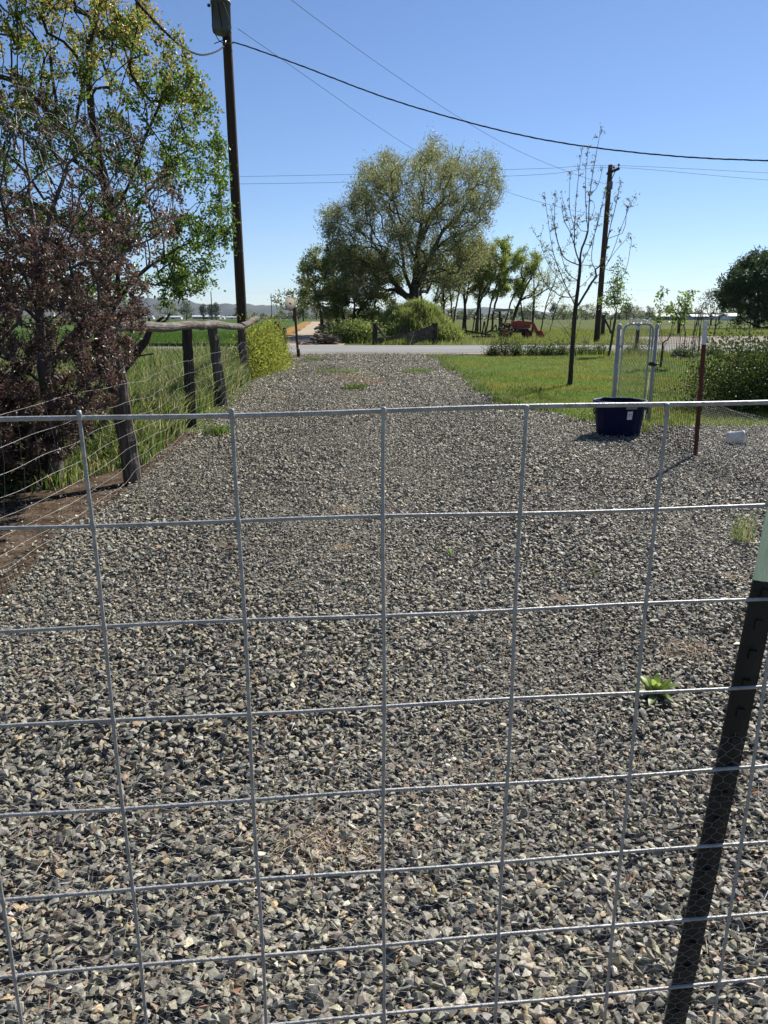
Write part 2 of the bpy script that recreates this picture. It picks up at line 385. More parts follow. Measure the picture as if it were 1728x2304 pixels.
class Tree:
    def __init__(s, cap=60000): s.P = np.zeros((cap, 3)); s.L = np.zeros(cap); s.par = np.full(cap, -1); s.n = 0; s.tips = []; s.rmin = {}
    def node(s, p, par):
        i = s.n; s.P[i] = p; s.par[i] = par; s.L[i] = 0 if par < 0 else s.L[par] + np.linalg.norm(p - s.P[par]); s.n += 1; return i
    def path(s, pts, step=.25, wob=0.0, root=False):
        q = resample(pts, step)
        if root or s.n == 0: i = s.node(q[0], -1)
        else:
            d = np.linalg.norm(s.P[:s.n] - q[0], axis=1); i = int(d.argmin())
        for p in q[1:]: i = s.node(p + rng.normal(0, wob, 3), i)
        s.tips.append(i); return s
    def reach(s, A, bf=.4, step=.25, up=.35, wob=.03, sag=0.0, down=.6):
        A = np.asarray(A, float)
        o = np.argsort(np.linalg.norm(A - s.P[0], axis=1) + rng.normal(0, .25, len(A)))
        for a in A[o]:
            P = s.P[:s.n]; d = P - a; dist = np.sqrt((d ** 2).sum(1))
            cost = dist + bf * s.L[:s.n] + down * np.maximum(d[:, 2], 0)
            i = int(cost.argmin()); b = P[i].copy(); Ls = dist[i]
            if Ls < .03: continue
            pp = s.par[i]; pd = unit(b - s.P[pp]) if pp >= 0 else np.array([0, 0, 1.0])
            c = b + (pd * .35 + np.array([0, 0, up])) * Ls * .5 + (a - b) * .25
            k = max(2, int(Ls / step))
            for j in range(1, k + 1):
                t = j / k
                p = (1 - t) ** 2 * b + 2 * t * (1 - t) * c + t * t * a - np.array([0, 0, sag * Ls * t * t])
                i = s.node(p + rng.normal(0, wob, 3) * min(1, Ls), i)
            s.tips.append(i)
        return s
    def finish(s, r_base, r_tip):
        n = s.n; cnt = np.zeros(n)
        for t in s.tips: cnt[t] += 1
        for i in range(n - 1, 0, -1):
            if s.par[i] >= 0: cnt[s.par[i]] += cnt[i]
        cnt = np.maximum(cnt, 1); s.cnt = cnt
        e = math.log(r_base / r_tip) / math.log(max(cnt[0], 2))
        s.r = r_tip * cnt ** e
        return s
    def mesh(s, name, thick=.03, kt=8, kn=3, flare=0.0):
        n = s.n; P = s.P[:n]; par = s.par[:n]; r = s.r.copy()
        if flare:
            r = r * (1 + flare * np.exp(-np.maximum(P[:, 2] - P[0, 2], 0) / .25))
        idx = np.where(par >= 0)[0]; pi = par[idx]
        main = np.full(n, -1)
        for i in idx[np.argsort(s.cnt[idx])]: main[par[i]] = i
        d = np.zeros((n, 3)); d[idx] = unit(P[idx] - P[pi]); d[main >= 0] += unit(P[main[main >= 0]] - P[main >= 0]); d = unit(d)
        out = MB()
        for k, sel in ((kt, np.maximum(r[idx], 0) >= thick), (kn, r[idx] < thick)):
            ii = idx[sel]; pj = par[ii]
            if not len(ii): continue
            th = np.linspace(0, 2 * np.pi, k, endpoint=False)
            def ring(C, T, rad):
                ref = np.array([.83, .31, .12]); A = unit(np.cross(T, ref)); B = np.cross(T, A)
                return C[:, None] + (A[:, None] * np.cos(th)[None, :, None] + B[:, None] * np.sin(th)[None, :, None]) * rad[:, None, None]
            ismain = main[pj] == ii
            r0 = np.where(ismain, r[pj], np.minimum(r[pj], r[ii] * 1.25))
            t0 = np.where(ismain[:, None], d[pj], unit(P[ii] - P[pj]))
            V = np.concatenate([ring(P[pj], t0, r0), ring(P[ii], d[ii], r[ii])], 1)
            m = len(ii); o = (np.arange(m) * 2 * k)[:, None, None]; j = np.arange(k)[None, :]; j2 = (j + 1) % k
            q = np.stack([j + 0 * o[:, 0], j2 + 0 * o[:, 0], k + j2 + 0 * o[:, 0], k + j + 0 * o[:, 0]], -1) + o
            out.add(V.reshape(-1, 3), q.reshape(-1, 4))
        return mesh_from(np.concatenate(out.V), [np.concatenate(f) for f in out.F.values()], name, None, True)
    def twigs(s, maxcnt=2):
        n = s.n; i = np.where((s.cnt <= maxcnt) & (s.par[:n] >= 0))[0]
        return i
    def leaf_points(s, n, maxcnt=2, spread=.05):
        i = s.twigs(maxcnt); i = i[rng.integers(0, len(i), n)]; t = rng.random((n, 1))
        p = s.P[s.par[i]] * (1 - t) + s.P[i] * t
        return p + rng.normal(0, spread, (n, 3)), unit(s.P[i] - s.P[s.par[i]]), i

def plant_tree(name, T, base, label, cat, wood, leafmat, leafmesh, group=None, thick=.03, flare=0.0, trunk='trunk', crown='crown', kt=8):
    e = empty(name, base, label, cat, group)
    me = T.mesh(trunk, thick, kt=kt, flare=flare); me.transform(Matrix.Translation(-Vector(tuple(map(float, base)))))
    link(trunk, me, wood, e)
    if leafmesh is not None:
        leafmesh.transform(Matrix.Translation(-Vector(tuple(map(float, base)))))
        link(crown, leafmesh, leafmat, e)
    return e

def px_scatter(poly, n, D0, dD):
    q = scatter(np.asarray(poly, float), n=n)
    Y = D0 + dD * (rng.random(n) * 2 - 1)
    return np.array([at(x, y, d) for (x, y), d in zip(q, Y)])

#@@SETTING
# ================================================================== SETTING
S_ = 1.0416
def dp(x, y): return gp(x * S_, y * S_)[:2]          # display pixel of the 1659-wide view -> ground

gx = 14000
sheet('ground', [(-gx, -60), (gx, -60), (gx, 16000), (-gx, 16000)], -.012, 'field_ground')
left_edge = [dp(*p) for p in ((0, 1295), (60, 1235), (130, 1165), (230, 1095), (300, 1048), (360, 990), (420, 945), (500, 880), (545, 832), (610, 795), (622, 770))]
lawn_edge = [dp(*p) for p in ((962, 771), (955, 780), (975, 798), (1012, 815), (1028, 838), (1060, 856), (1090, 872), (1160, 885), (1205, 896), (1250, 907), (1295, 914))]
drive = [(-2.3, -2)] + [(-2.25, 1.5)] + left_edge + [(-4.2, 31.5), (3.6, 31.5)] + lawn_edge + [(4.1, 10.2), (6, 10.2), (9, 10.0), (9, -2)]
drive = rough_poly(drive, .4, .03)
sheet('driveway', drive, .004, 'gravel_bed')
soil_poly = rough_poly([(-2.24, -1), (-2.2, 1.5)] + [p + np.array([.06, 0]) for p in left_edge[:7]] + [(-3.2, 10.5), (-3.6, 8.5), (-5.5, 8), (-5.5, -1)], .4, .05)
sheet('soil_strip', soil_poly, -.004, 'soil')
lawn_poly = [p for p in lawn_edge] + [(4.1, 10.25), (6, 10.25), (9, 10.05), (30, 10), (30, 31.2), (6, 31.2)]
sheet('lawn', rough_poly(lawn_poly, .5, .03), 0.0, 'lawn_soil')
road = rough_poly([(-120, 32.7), (120, 32.7), (120, 41.3), (-120, 41.3)], 3, .12)
sheet('road', road, .02, 'asphalt')
shoulder = rough_poly([(-120, 31.1), (120, 31.1), (120, 33.0), (-120, 33.0)], 1.2, .25)
sheet('road_verge', shoulder, .012, 'lot_gravel')
lane = rough_poly([(-6.0, 41), (-2.3, 41), (-3.6, 60), (-10.4, 140), (-23, 300), (-29, 300), (-14.6, 140), (-7.6, 60)], 3, .15)
sheet('dirt_lane', lane, .008, 'dirt')
dry = rough_poly([(-8.5, 41.3), (-6.0, 41.3), (-7.6, 60), (-14.6, 140), (-29, 300), (-32, 300), (-17, 140), (-10, 60)], 3, .3)
sheet('dry_verge', dry, .002, 'dry_edge')
sheet('crop_field', [(-8.6, 42), (-10.2, 60), (-17.2, 140), (-32.2, 300), (-60, 600), (-700, 640), (-700, 42)], .0, 'crop')
lot = rough_poly([(15.5, 41.2), (60, 41.2), (60, 66), (18, 60), (16, 50)], 2, .3)
sheet('gravel_lot', lot, .0, 'lot_gravel')
sheet('far_field', [(-2, 44), (-10, 140), (-30, 310), (-60, 620), (700, 640), (700, 66.5), (40, 66.5), (17, 60.5), (15, 44)], -.004, 'far_field')
sheet('distant_field', [(-4000, 700), (4000, 700), (4000, 1500), (-4000, 1500)], -.004, 'far_field')

# hills, 7 km away
def hills(name, az0, az1, dist, prof, seed):
    r = np.random.default_rng(seed); n, m = 260, 14
    az = np.linspace(az0, az1, n); V = []
    xs = np.array([p[0] for p in prof]); hs = np.array([p[1] for p in prof])
    base = np.interp(az, xs, hs)
    ph = r.random((9, 2)) * 6.28
    for j in range(m):
        t = j / (m - 1); rr = dist * (.72 + .34 * t)
        ridge = sum(np.sin(az * f + ph[i, 0] + t * (1.5 + i * .7)) / (1 + i * .8) for i, f in enumerate((60, 110, 180, 260, 400, 620, 900)))
        z = base * dist * (math.sin(min(t / .9, 1) * math.pi / 2) ** 1.3) * (1 + .1 * ridge * (.3 + .7 * math.sin(math.pi * min(t, .99))))
        if t > .95: z = z * .9
        V.append(np.stack([np.sin(az) * rr, np.cos(az) * rr, z - 3], -1))
    V = np.concatenate(V); i = np.arange(m - 1)[:, None] * n; j = np.arange(n - 1)[None]
    q = np.stack([i + j, i + j + 1, i + n + j + 1, i + n + j], -1).reshape(-1, 4)
    o = link(name, mesh_from(V, [q], name, None, True), 'hill'); tag(o, kind='structure')
def az_px(x): return math.atan((x - CX) / F / cp * 1.0)
hills('hills', -.62, .62, 7000, [(-.62, .012), (az_px(200), .022), (az_px(390), .0245), (az_px(520), .018), (az_px(700), .0155), (az_px(860), .011), (az_px(1000), .013), (az_px(1130), .0125), (az_px(1230), .006), (az_px(1330), .003), (az_px(1460), .0075), (az_px(1560), .006), (.62, .005)], 5)

# the air
hz = MB().box((-9000, -40, -2), (9000, 9500, 260))
ho = hz.build('haze', 'soil'); ho.data.materials.clear()
hm = bpy.data.materials.new('haze_air'); hm.use_nodes = True; hn = hm.node_tree
hn.nodes.remove(hn.nodes['Principled BSDF'])
pv = hn.nodes.new('ShaderNodeVolumePrincipled'); pv.inputs['Color'].default_value = (.66, .82, 1, 1); pv.inputs['Density'].default_value = 3.5e-5
pv.inputs['Anisotropy'].default_value = .2
hn.links.new(pv.outputs[0], hn.nodes['Material Output'].inputs['Volume'])
ho.data.materials.append(hm); tag(ho, kind='stuff')

# ------------------------------------------------------------------ gravel: loose crushed stone
def stone_protos(n, nv, seed):
    r = np.random.default_rng(seed); out = []
    while len(out) < n:
        p = r.normal(0, 1, (nv, 3)); p /= np.linalg.norm(p, axis=1)[:, None]; p *= r.uniform(.75, 1.1, (nv, 1))
        p *= np.array([1, r.uniform(.5, .9), r.uniform(.26, .52)]) * .5
        bm = bmesh.new(); vv = [bm.verts.new(q) for q in p]
        bmesh.ops.convex_hull(bm, input=vv)
        for v in [v for v in bm.verts if not v.link_faces]: bm.verts.remove(v)
        bmesh.ops.triangulate(bm, faces=bm.faces[:])
        bm.verts.index_update()
        out.append((np.array([v.co[:] for v in bm.verts]), np.array([[v.index for v in f.verts] for f in bm.faces]))); bm.free()
    return out

STONE_COLS = [(.19, .177, .15)] * 6 + [(.23, .212, .172)] * 6 + [(.14, .131, .115)] * 4 + [(.235, .213, .15)] * 4 + [(.275, .245, .17)] * 2 + [(.195, .162, .126)] * 2 + [(.31, .235, .14), (.25, .175, .12), (.36, .335, .27)]
def stones(P2, size, protos, V_out, F_out, C_out, n0, zlift=.3):
    N = len(P2); which = rng.integers(0, len(protos), N)
    ang = rng.random(N) * 2 * np.pi; cols = palette(N, STONE_COLS, .24, .1)
    tx, ty = rng.normal(0, .42, N), rng.normal(0, .42, N)
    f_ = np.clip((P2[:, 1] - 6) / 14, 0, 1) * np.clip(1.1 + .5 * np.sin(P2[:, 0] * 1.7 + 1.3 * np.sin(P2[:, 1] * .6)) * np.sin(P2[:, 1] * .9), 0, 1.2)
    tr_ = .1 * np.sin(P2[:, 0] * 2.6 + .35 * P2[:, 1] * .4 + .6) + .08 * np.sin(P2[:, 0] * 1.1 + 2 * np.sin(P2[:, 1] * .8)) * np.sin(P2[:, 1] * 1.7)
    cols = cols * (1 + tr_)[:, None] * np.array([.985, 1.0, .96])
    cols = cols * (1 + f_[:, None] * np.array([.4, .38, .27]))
    for k, (pv_, pf) in enumerate(protos):
        i = np.where(which == k)[0]
        if not len(i): continue
        ca, sa = np.cos(ang[i]), np.sin(ang[i]); v = pv_[None] * size[i][:, None, None]
        # tilt, then spin
        y = v[..., 1] * np.cos(tx[i])[:, None] - v[..., 2] * np.sin(tx[i])[:, None]; z = v[..., 1] * np.sin(tx[i])[:, None] + v[..., 2] * np.cos(tx[i])[:, None]
        x = v[..., 0] * np.cos(ty[i])[:, None] + z * np.sin(ty[i])[:, None]; z = -v[..., 0] * np.sin(ty[i])[:, None] + z * np.cos(ty[i])[:, None]
        X = x * ca[:, None] - y * sa[:, None] + P2[i, 0][:, None]; Y = x * sa[:, None] + y * ca[:, None] + P2[i, 1][:, None]
        Z = z + (zlift * size[i] * rng.uniform(-.4, 2.1, len(i)) + .006)[:, None]
        VV = np.stack([X, Y, Z], -1).reshape(-1, 3)
        FF = (pf[None] + (np.arange(len(i)) * len(pv_))[:, None, None]).reshape(-1, 3) + n0
        V_out.append(VV); F_out.append(FF); C_out.append(np.repeat(cols[i], len(pv_), 0)); n0 += len(VV)
    return n0

def wedge(y0, y1, m=1.9):
    a = lambda y: .56 * (y * .966 + .4) + m
    return [(-a(y0), y0), (a(y0), y0), (a(y1), y1), (-a(y1), y1)]
V_, F_, C_ = [], [], []; n0 = 0
hi, mid, lo_ = stone_protos(40, 13, 1), stone_protos(24, 9, 2), stone_protos(12, 6, 3)
gravel_keep = drive
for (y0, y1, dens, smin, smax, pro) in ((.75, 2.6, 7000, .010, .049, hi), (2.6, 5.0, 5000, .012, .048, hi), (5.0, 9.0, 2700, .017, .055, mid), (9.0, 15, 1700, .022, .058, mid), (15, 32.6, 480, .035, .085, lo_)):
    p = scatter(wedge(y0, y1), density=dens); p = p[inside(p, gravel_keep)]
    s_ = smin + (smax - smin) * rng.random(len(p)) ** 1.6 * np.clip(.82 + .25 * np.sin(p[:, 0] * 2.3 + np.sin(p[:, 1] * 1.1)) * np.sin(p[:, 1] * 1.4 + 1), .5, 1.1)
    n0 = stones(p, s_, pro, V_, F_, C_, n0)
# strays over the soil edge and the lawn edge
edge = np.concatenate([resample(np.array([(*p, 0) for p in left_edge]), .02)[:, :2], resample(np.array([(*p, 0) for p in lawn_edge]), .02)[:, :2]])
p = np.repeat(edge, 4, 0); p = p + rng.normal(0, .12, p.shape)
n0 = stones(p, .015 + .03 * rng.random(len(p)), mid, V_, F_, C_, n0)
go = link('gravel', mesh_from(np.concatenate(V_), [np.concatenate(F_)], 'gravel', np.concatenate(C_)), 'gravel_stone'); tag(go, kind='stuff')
del V_, F_, C_

# dry bits among the stones: straws and shreds of dead leaf
p = np.concatenate([scatter(wedge(.75, 2.2), density=300), scatter(wedge(2.2, 5), density=70)]); p = p[inside(p, drive)]
ps_ = scatter([(-2.1, 2.5), (-2.0, 5.5), (-2.5, 8.5), (-4.2, 7.6), (-4.2, 2.5)], density=260); p = np.concatenate([p, ps_[inside(ps_, soil_poly)]])
lc_ = scatter(wedge(.8, 3.2, .3), n=34); lq_ = np.repeat(lc_, 46, 0); lq_ = lq_ + rng.normal(0, 1, lq_.shape) * np.repeat(rng.uniform(.03, .14, (34, 1)), 46, 0); p = np.concatenate([p, lq_[inside(lq_, drive)]])
n = len(p); P3 = np.concatenate([p, rng.uniform(.012, .035, (n, 1))], 1); a = rng.random(n) * 6.283
D3 = np.stack([np.cos(a), np.sin(a), rng.normal(0, .25, n)], -1)
thin = rng.random(n) < .55
Ls = np.where(thin, rng.uniform(.04, .12, n), rng.uniform(.015, .035, n)); Ws = np.where(thin, rng.uniform(.0012, .003, n), rng.uniform(.008, .018, n))
lm = leaves_mesh('dry_litter', P3, D3, Ls, Ws, palette(n, [(.42, .37, .28), (.5, .46, .38), (.3, .24, .17), (.56, .53, .47), (.33, .2, .12)], .15), fold=.4)
tag(link('dry_litter', lm, 'straw'), kind='stuff')

# ------------------------------------------------------------------ grass
GREEN_LAWN = [(.12, .17, .026), (.15, .2, .034), (.095, .14, .02), (.19, .21, .05), (.23, .21, .085)]
lp = np.array([(*p,) for p in lawn_poly])
p = np.concatenate([scatter([(2, 9.8), (9, 9.8), (12.5, 20), (14, 20), (0, 20)], n=130000), scatter([(0, 20), (14, 20), (20, 31.2), (0, 31.2)], n=70000)])
p = p[inside(p, lp)]
patch = np.sin(p[:, 0] * 1.3 + 2 * np.sin(p[:, 1] * .7)) + np.sin(p[:, 1] * 1.9 + p[:, 0] * .6)
c = palette(len(p), GREEN_LAWN, .2); c[:, 0] *= 1 + .12 * patch; dk_ = np.clip(np.sin(p[:, 0] * 2.9 + 1.7 * np.sin(p[:, 1] * 1.3)) * np.sin(p[:, 1] * 3.3 + np.sin(p[:, 0] * 2.1)) - .45, 0, 1); c *= (1 - .55 * dk_)[:, None]; patch = patch + 3.5 * dk_
gm = blades_mesh('lawn_grass', p, rng.uniform(.03, .065, len(p)) * (1 + .12 * patch), .011, rng.uniform(.2, .9, len(p)), c, two=False)
tag(link('lawn_grass', gm, 'blade'), kind='stuff')
# ragged longer grass along the lawn's edge
ed = resample(np.array([(*p, 0) for p in lawn_edge]), .02)[:, :2]
p = np.repeat(ed, 7, 0) + rng.normal(0, .1, (len(ed) * 7, 2)); k = (np.sin(p[:, 1] * 2.1) + np.sin(p[:, 1] * 5.3 + 1) + rng.normal(0, .5, len(p))) > .1; p = p[k]
gm = blades_mesh('edge_grass', p, rng.uniform(.06, .24, len(p)), .012, rng.uniform(.3, 1, len(p)), palette(len(p), [(.07, .12, .02), (.1, .15, .03), (.16, .16, .06)], .2))
tag(link('edge_grass', gm, 'blade'), kind='stuff')

# tall weeds behind the post fence
weed_poly = [(-3.1, 9.2), (-3.35, 12), (-3.9, 16), (-4.2, 18), (-4.4, 31), (-22, 31), (-14, 14), (-8, 8), (-4.2, 8.3), (-3.6, 9.0)]
p = np.concatenate([scatter(weed_poly, n=42000), scatter([(-2.75, 9.3), (-3.3, 18), (-4.6, 18), (-4.0, 9.0)], n=15000), scatter([(-2.5, 7.4), (-2.75, 10), (-4.2, 9.5), (-3.6, 7.6)], n=7000), scatter([(-2.95, 6.3), (-2.6, 7.6), (-4.6, 7.8), (-4.6, 5.8)], n=2600)])
hh = rng.uniform(.22, .62, len(p)) * (1 + .25 * np.sin(p[:, 0] * 2.1 + p[:, 1]))
hh *= 1 + .35 * np.sin(p[:, 0] * 5.3 + 1) * np.sin(p[:, 1] * 3.7); hh *= np.clip((p[:, 1] - 6.6) / 2.5, .35, 1)
gm = blades_mesh('tall_weeds', p, hh, rng.uniform(.008, .02, len(p)), rng.uniform(.1, .7, len(p)), palette(len(p), [(.06, .1, .018), (.09, .14, .025), (.14, .18, .04), (.035, .065, .013), (.2, .2, .08), (.3, .28, .14)], .25))
tag(link('tall_weeds', gm, 'blade'), kind='stuff')
# verge grass on both sides of the road and the rough field beyond
def tuft_field(name, poly, n, h0, h1, wd, cols, lean=.6):
    p = scatter(poly, n=n)
    k = (np.sin(p[:, 0] * .8) + np.sin(p[:, 1] * 1.3 + p[:, 0] * .5) + rng.normal(0, .8, n)) > -.6; p = p[k]
    gm = blades_mesh(name, p, rng.uniform(h0, h1, len(p)), wd, rng.uniform(.1, lean, len(p)), palette(len(p), cols, .22), two=False)
    tag(link(name, gm, 'blade'), kind='stuff')
FIELD_G = [(.1, .14, .025), (.14, .18, .03), (.2, .22, .05), (.08, .11, .02), (.22, .19, .08)]
tuft_field('verge_grass', [(5.5, 30.2), (26, 30.2), (26, 32.2), (5.5, 32.2)], 9000, .08, .35, .02, FIELD_G)
tuft_field('meadow_grass', [(-2.2, 41.6), (16, 41.6), (20, 62), (40, 70), (40, 90), (-5, 90), (-3.2, 60)], 60000, .1, .34, .03, FIELD_G)
tuft_field('lane_weeds', [(-2.1, 41.8), (1.5, 41.8), (-1, 62), (-8, 130), (-9.8, 130), (-3.4, 60)], 9000, .15, .6, .03, FIELD_G)
tuft_field('meadow_grass', [(16, 62), (60, 66), (75, 100), (18, 100)], 22000, .1, .3, .04, FIELD_G)
tuft_field('bank_grass', [(-4.3, 30), (-24, 30), (-24, 32.3), (-4.3, 32.3)], 9000, .1, .5, .025, [(.12, .15, .04), (.2, .2, .09), (.09, .13, .03)])
p = scatter([(-8.6, 42.5), (-12, 75), (-60, 75), (-34, 42.5)], n=42000)
gm = blades_mesh('crop_rows', p, rng.uniform(.15, .32, len(p)), .05, rng.uniform(.1, .5, len(p)), palette(len(p), [(.045, .09, .016), (.06, .115, .02), (.08, .13, .028)], .15), two=False)
tag(link('crop_rows', gm, 'blade'), kind='stuff')

# mound across the road
mc = at(938, 690, 49.0); mc = np.array([mc[0], 49.5])
nx, ny = 60, 40; u = np.linspace(-1.15, 1.15, nx); v = np.linspace(-1.15, 1.15, ny); U, W = np.meshgrid(u, v)
rr = np.sqrt(U ** 2 + W ** 2); Z = 2.25 * np.clip(np.cos(np.clip(rr, 0, 1) * math.pi / 2), 0, 1) ** .8 * (1 + .06 * np.sin(U * 7) + .05 * np.sin(W * 6 + 2)) - .05
Z *= 1 - .25 * np.clip(U, 0, 1)
V = np.stack([mc[0] + U * 3.15, mc[1] + W * 3.2, Z], -1).reshape(-1, 3)
i = np.arange(ny - 1)[:, None] * nx; j = np.arange(nx - 1)[None]; q = np.stack([i + j, i + j + 1, i + nx + j + 1, i + nx + j], -1).reshape(-1, 4)
tag(link('mound', mesh_from(V, [q], 'mound', None, True), 'field_ground'), kind='structure')
sel = rng.integers(0, len(V), 34000); p = V[sel] + np.stack([rng.normal(0, .08, 34000), rng.normal(0, .1, 34000), np.zeros(34000)], -1)
p = p[p[:, 2] > .02]
gm = blades_mesh('mound_grass', p, rng.uniform(.15, .6, len(p)) * (1 + .6 * np.sin(p[:, 0] * 3.1) * np.sin(p[:, 1] * 2.7 + p[:, 0])), .03, rng.uniform(.1, .9, len(p)), palette(len(p), [(.14, .19, .035), (.17, .22, .045), (.21, .25, .06), (.1, .13, .028), (.26, .26, .1)], .2))
tag(link('mound_grass', gm, 'blade'), kind='stuff')
cen = V[rng.integers(0, len(V), 110)]; cen = cen[cen[:, 2] > .1]; P_ = np.repeat(cen, 60, 0); n_ = len(P_); P_ = P_ + rng.normal(0, 1, (n_, 3)) * np.array([.3, .3, .22])
lm_ = leaves_mesh('mound_weeds', P_, rng.normal(0, .8, (n_, 3)) + [0, 0, .6], rng.uniform(.08, .2, n_), rng.uniform(.04, .09, n_), palette(n_, [(.14, .18, .04), (.19, .23, .06), (.1, .13, .03), (.24, .25, .1)], .25))
tag(link('mound_weeds', lm_, 'leaf'), kind='stuff')
#@@THINGS
# ================================================================== NEAR FENCE PANEL
PA = R(5.6); PD0 = 1.0
pt = np.array([math.cos(PA), math.sin(PA), 0]); pn = np.array([-math.sin(PA), math.cos(PA), 0])
def on_panel(x, y, off=0.0):
    d = ray(x, y); O = np.array([0, 0, H]); C0 = np.array([0, PD0, 0]) + pn * off
    t = np.dot(C0 - O, pn) / np.dot(d, pn); return O + d * t
def s_of(p): return float(np.dot(p - np.array([0, PD0, 0]), pt))
panel = empty('wire_fence', (0, PD0, 0), 'galvanised rigid wire fence panel of large welded rectangles standing over the gravel', 'fence panel')
sv = [s_of(on_panel(x, y)) for x, y in ((182, 925), (524, 922), (862, 920), (1181, 915), (1497, 905))]
sv = [sv[0] - .2] + sv + [sv[-1] + .215, sv[-1] + .43]; sv = [sv[0] - .2 * i for i in (7, 6, 5, 4, 3, 2, 1)] + sv + [sv[-1] + .21 * i for i in (1, 2, 3, 4, 5, 6)]
zt = [H - .1246 - .1525 * k for k in range(9)]
def wob(n, a): return np.cumsum(rng.normal(0, a, (n, 3)), 0)
for k, z in enumerate(zt):
    s_ = np.linspace(sv[0] - .03, sv[-1] + .03, 60)
    P = np.array([0, PD0, 0]) + pt * s_[:, None]; P[:, 2] = z + (.0125 if k == 0 else .0025) * s_ + .0015 * np.sin(s_ * 9 + k * 2)
    MB().tube(P, .0034 if k == 0 else .00285, 8).build('horizontal_wire', 'galvanised', panel, True)
for k, s in enumerate(sv):
    z = np.linspace(zt[0] + .006, .06, 420)
    P = np.array([0, PD0, 0]) + pt * s - pn * .0052; P = np.repeat(P[None], 420, 0); P[:, 2] = z
    rw = .0028 + sum(.0011 * np.exp(-((z - q_ - .0025 * s) / .0055) ** 2) for q_ in zt)
    P += pt * (.0012 * np.sin(z * 11 + k))[:, None]
    MB().tube(P, rw, 8).build('vertical_wire', 'galvanised', panel, True)

# chicken wire tied to the panel's lower half
def hex_net(name, org, t, up, w, h, c=.0125, r=.00042, k=3, wobble=.0015, mat='wire_steel', clipz=None, origin=None):
    """hexagon netting, twisted wires upright"""
    m = MB(); org = np.asarray(org, float); t = np.asarray(t, float); up = np.asarray(up, float)
    dx = 2 * c; dz = 2 * c * .98; nx, nz = int(w / dx), int(h / dz); nn = unit(np.cross(t, up))
    Vs, E = [], []
    pts = {}
    def pid(i, j):
        if (i, j) not in pts:
            x = i * c; z = j * c * .49; pts[(i, j)] = len(Vs)
            Vs.append(org + t * (x + rng.normal(0, wobble)) + up * (z + rng.normal(0, wobble)) + nn * (.012 * math.sin(x * 3.1) * math.sin(z * 4)))
        return pts[(i, j)]
    for a in range(nx):
        for b in range(nz):
            i, j = 2 * a, 4 * b
            E += [(pid(i, j), pid(i + 1, j + 1)), (pid(i + 1, j + 1), pid(i + 2, j)), (pid(i + 1, j + 1), pid(i + 1, j + 2)),
                  (pid(i + 1, j + 2), pid(i, j + 3)), (pid(i + 1, j + 2), pid(i + 2, j + 3)), (pid(i, j + 3), pid(i, j + 4))]
    Vs = np.array(Vs); E = np.array(E); A, B = Vs[E[:, 0]], Vs[E[:, 1]]; d = unit(B - A)
    s1 = unit(np.cross(d, nn)); s2 = np.cross(d, s1); th = np.linspace(0, 2 * np.pi, k, endpoint=False)
    ring = (s1[:, None] * np.cos(th)[None, :, None] + s2[:, None] * np.sin(th)[None, :, None]) * r
    V = np.concatenate([A[:, None] + ring, B[:, None] + ring], 1).reshape(-1, 3)
    o = (np.arange(len(E)) * 2 * k)[:, None, None]; jj = np.arange(k); j2 = (jj + 1) % k
    q = (np.stack([jj, j2, k + j2, k + jj], -1)[None] + o).reshape(-1, 4)
    m.add(V, q); return m.build(name, mat, None, True, origin=origin)
nt_ = hex_net('chicken_wire', np.array([0, PD0, .02]) + pt * (sv[0]) + pn * .012, pt, np.array([0, 0, 1.0]), sv[-1] - sv[0], .82, c=.0125, r=.0003)
tag(nt_, 'fine hexagon chicken wire tied along the lower half of the big wire panel', 'chicken wire')

# black steel post behind the panel, leaning
pa, pb = on_panel(1768, 1085, .04), on_panel(1517, 2304, .04)
pdn = unit(pb - pa); pb = pb + pdn * ((pb[2]) / -pdn[2] + .02) ; pe = pa - pdn * .12
post = empty('steel_post', (pb[0], pb[1], 0), 'black steel fence post with a pale green painted top leaning behind the wire panel', 'steel post')
def tpost(parent, a, b, width, face, cols, split, studs=True, names=('shaft', 'painted_top')):
    """T section from top a to foot b; the face looks along -face"""
    a = np.asarray(a, float); b = np.asarray(b, float); d = unit(b - a); f = unit(np.asarray(face, float) - d * np.dot(face, d)); s = np.cross(d, f)
    hw = width / 2; sec = [(-hw, .002), (-hw, -.003), (-.006, -.006), (.006, -.006), (hw, -.003), (hw, .002), (.004, .002), (.0025, width * .8), (-.0025, width * .8), (-.004, .002)]
    L = np.linalg.norm(b - a)
    for nm, t0, t1, mt in ((names[1], 0, split, cols[1]), (names[0], split, 1, cols[0])):
        m = MB(); n = len(sec)
        V = [a + d * L * t + s * x + f * y for t in (t0, t1) for x, y in sec]
        m.add(V, [(i, (i + 1) % n, n + (i + 1) % n, n + i) for i in range(n)], [tuple(range(n))[::-1]], [tuple(range(n, 2 * n))])
        if studs:
            for z in np.arange(t0 * L + .02, t1 * L, .054):
                c = a + d * z; m.add([c + s * x + d * y + f * q for q in (-.004, -.0115) for x, y in ((-.006, -.008), (.006, -.008), (.006, .008), (-.006, .008))],
                                     [(0, 1, 2, 3), (7, 6, 5, 4), (0, 4, 5, 1), (1, 5, 6, 2), (2, 6, 7, 3), (3, 7, 4, 0)])
        m.build(nm, mt, parent)
Ltot = np.linalg.norm(pb - pe)
bnd = on_panel(1712, 1306, .04); sp_ = float(np.linalg.norm(bnd - pe) / Ltot)
tpost(post, pe, pb, .039, pn + pt * .25, ('black_paint', 'pale_green_paint'), sp_)

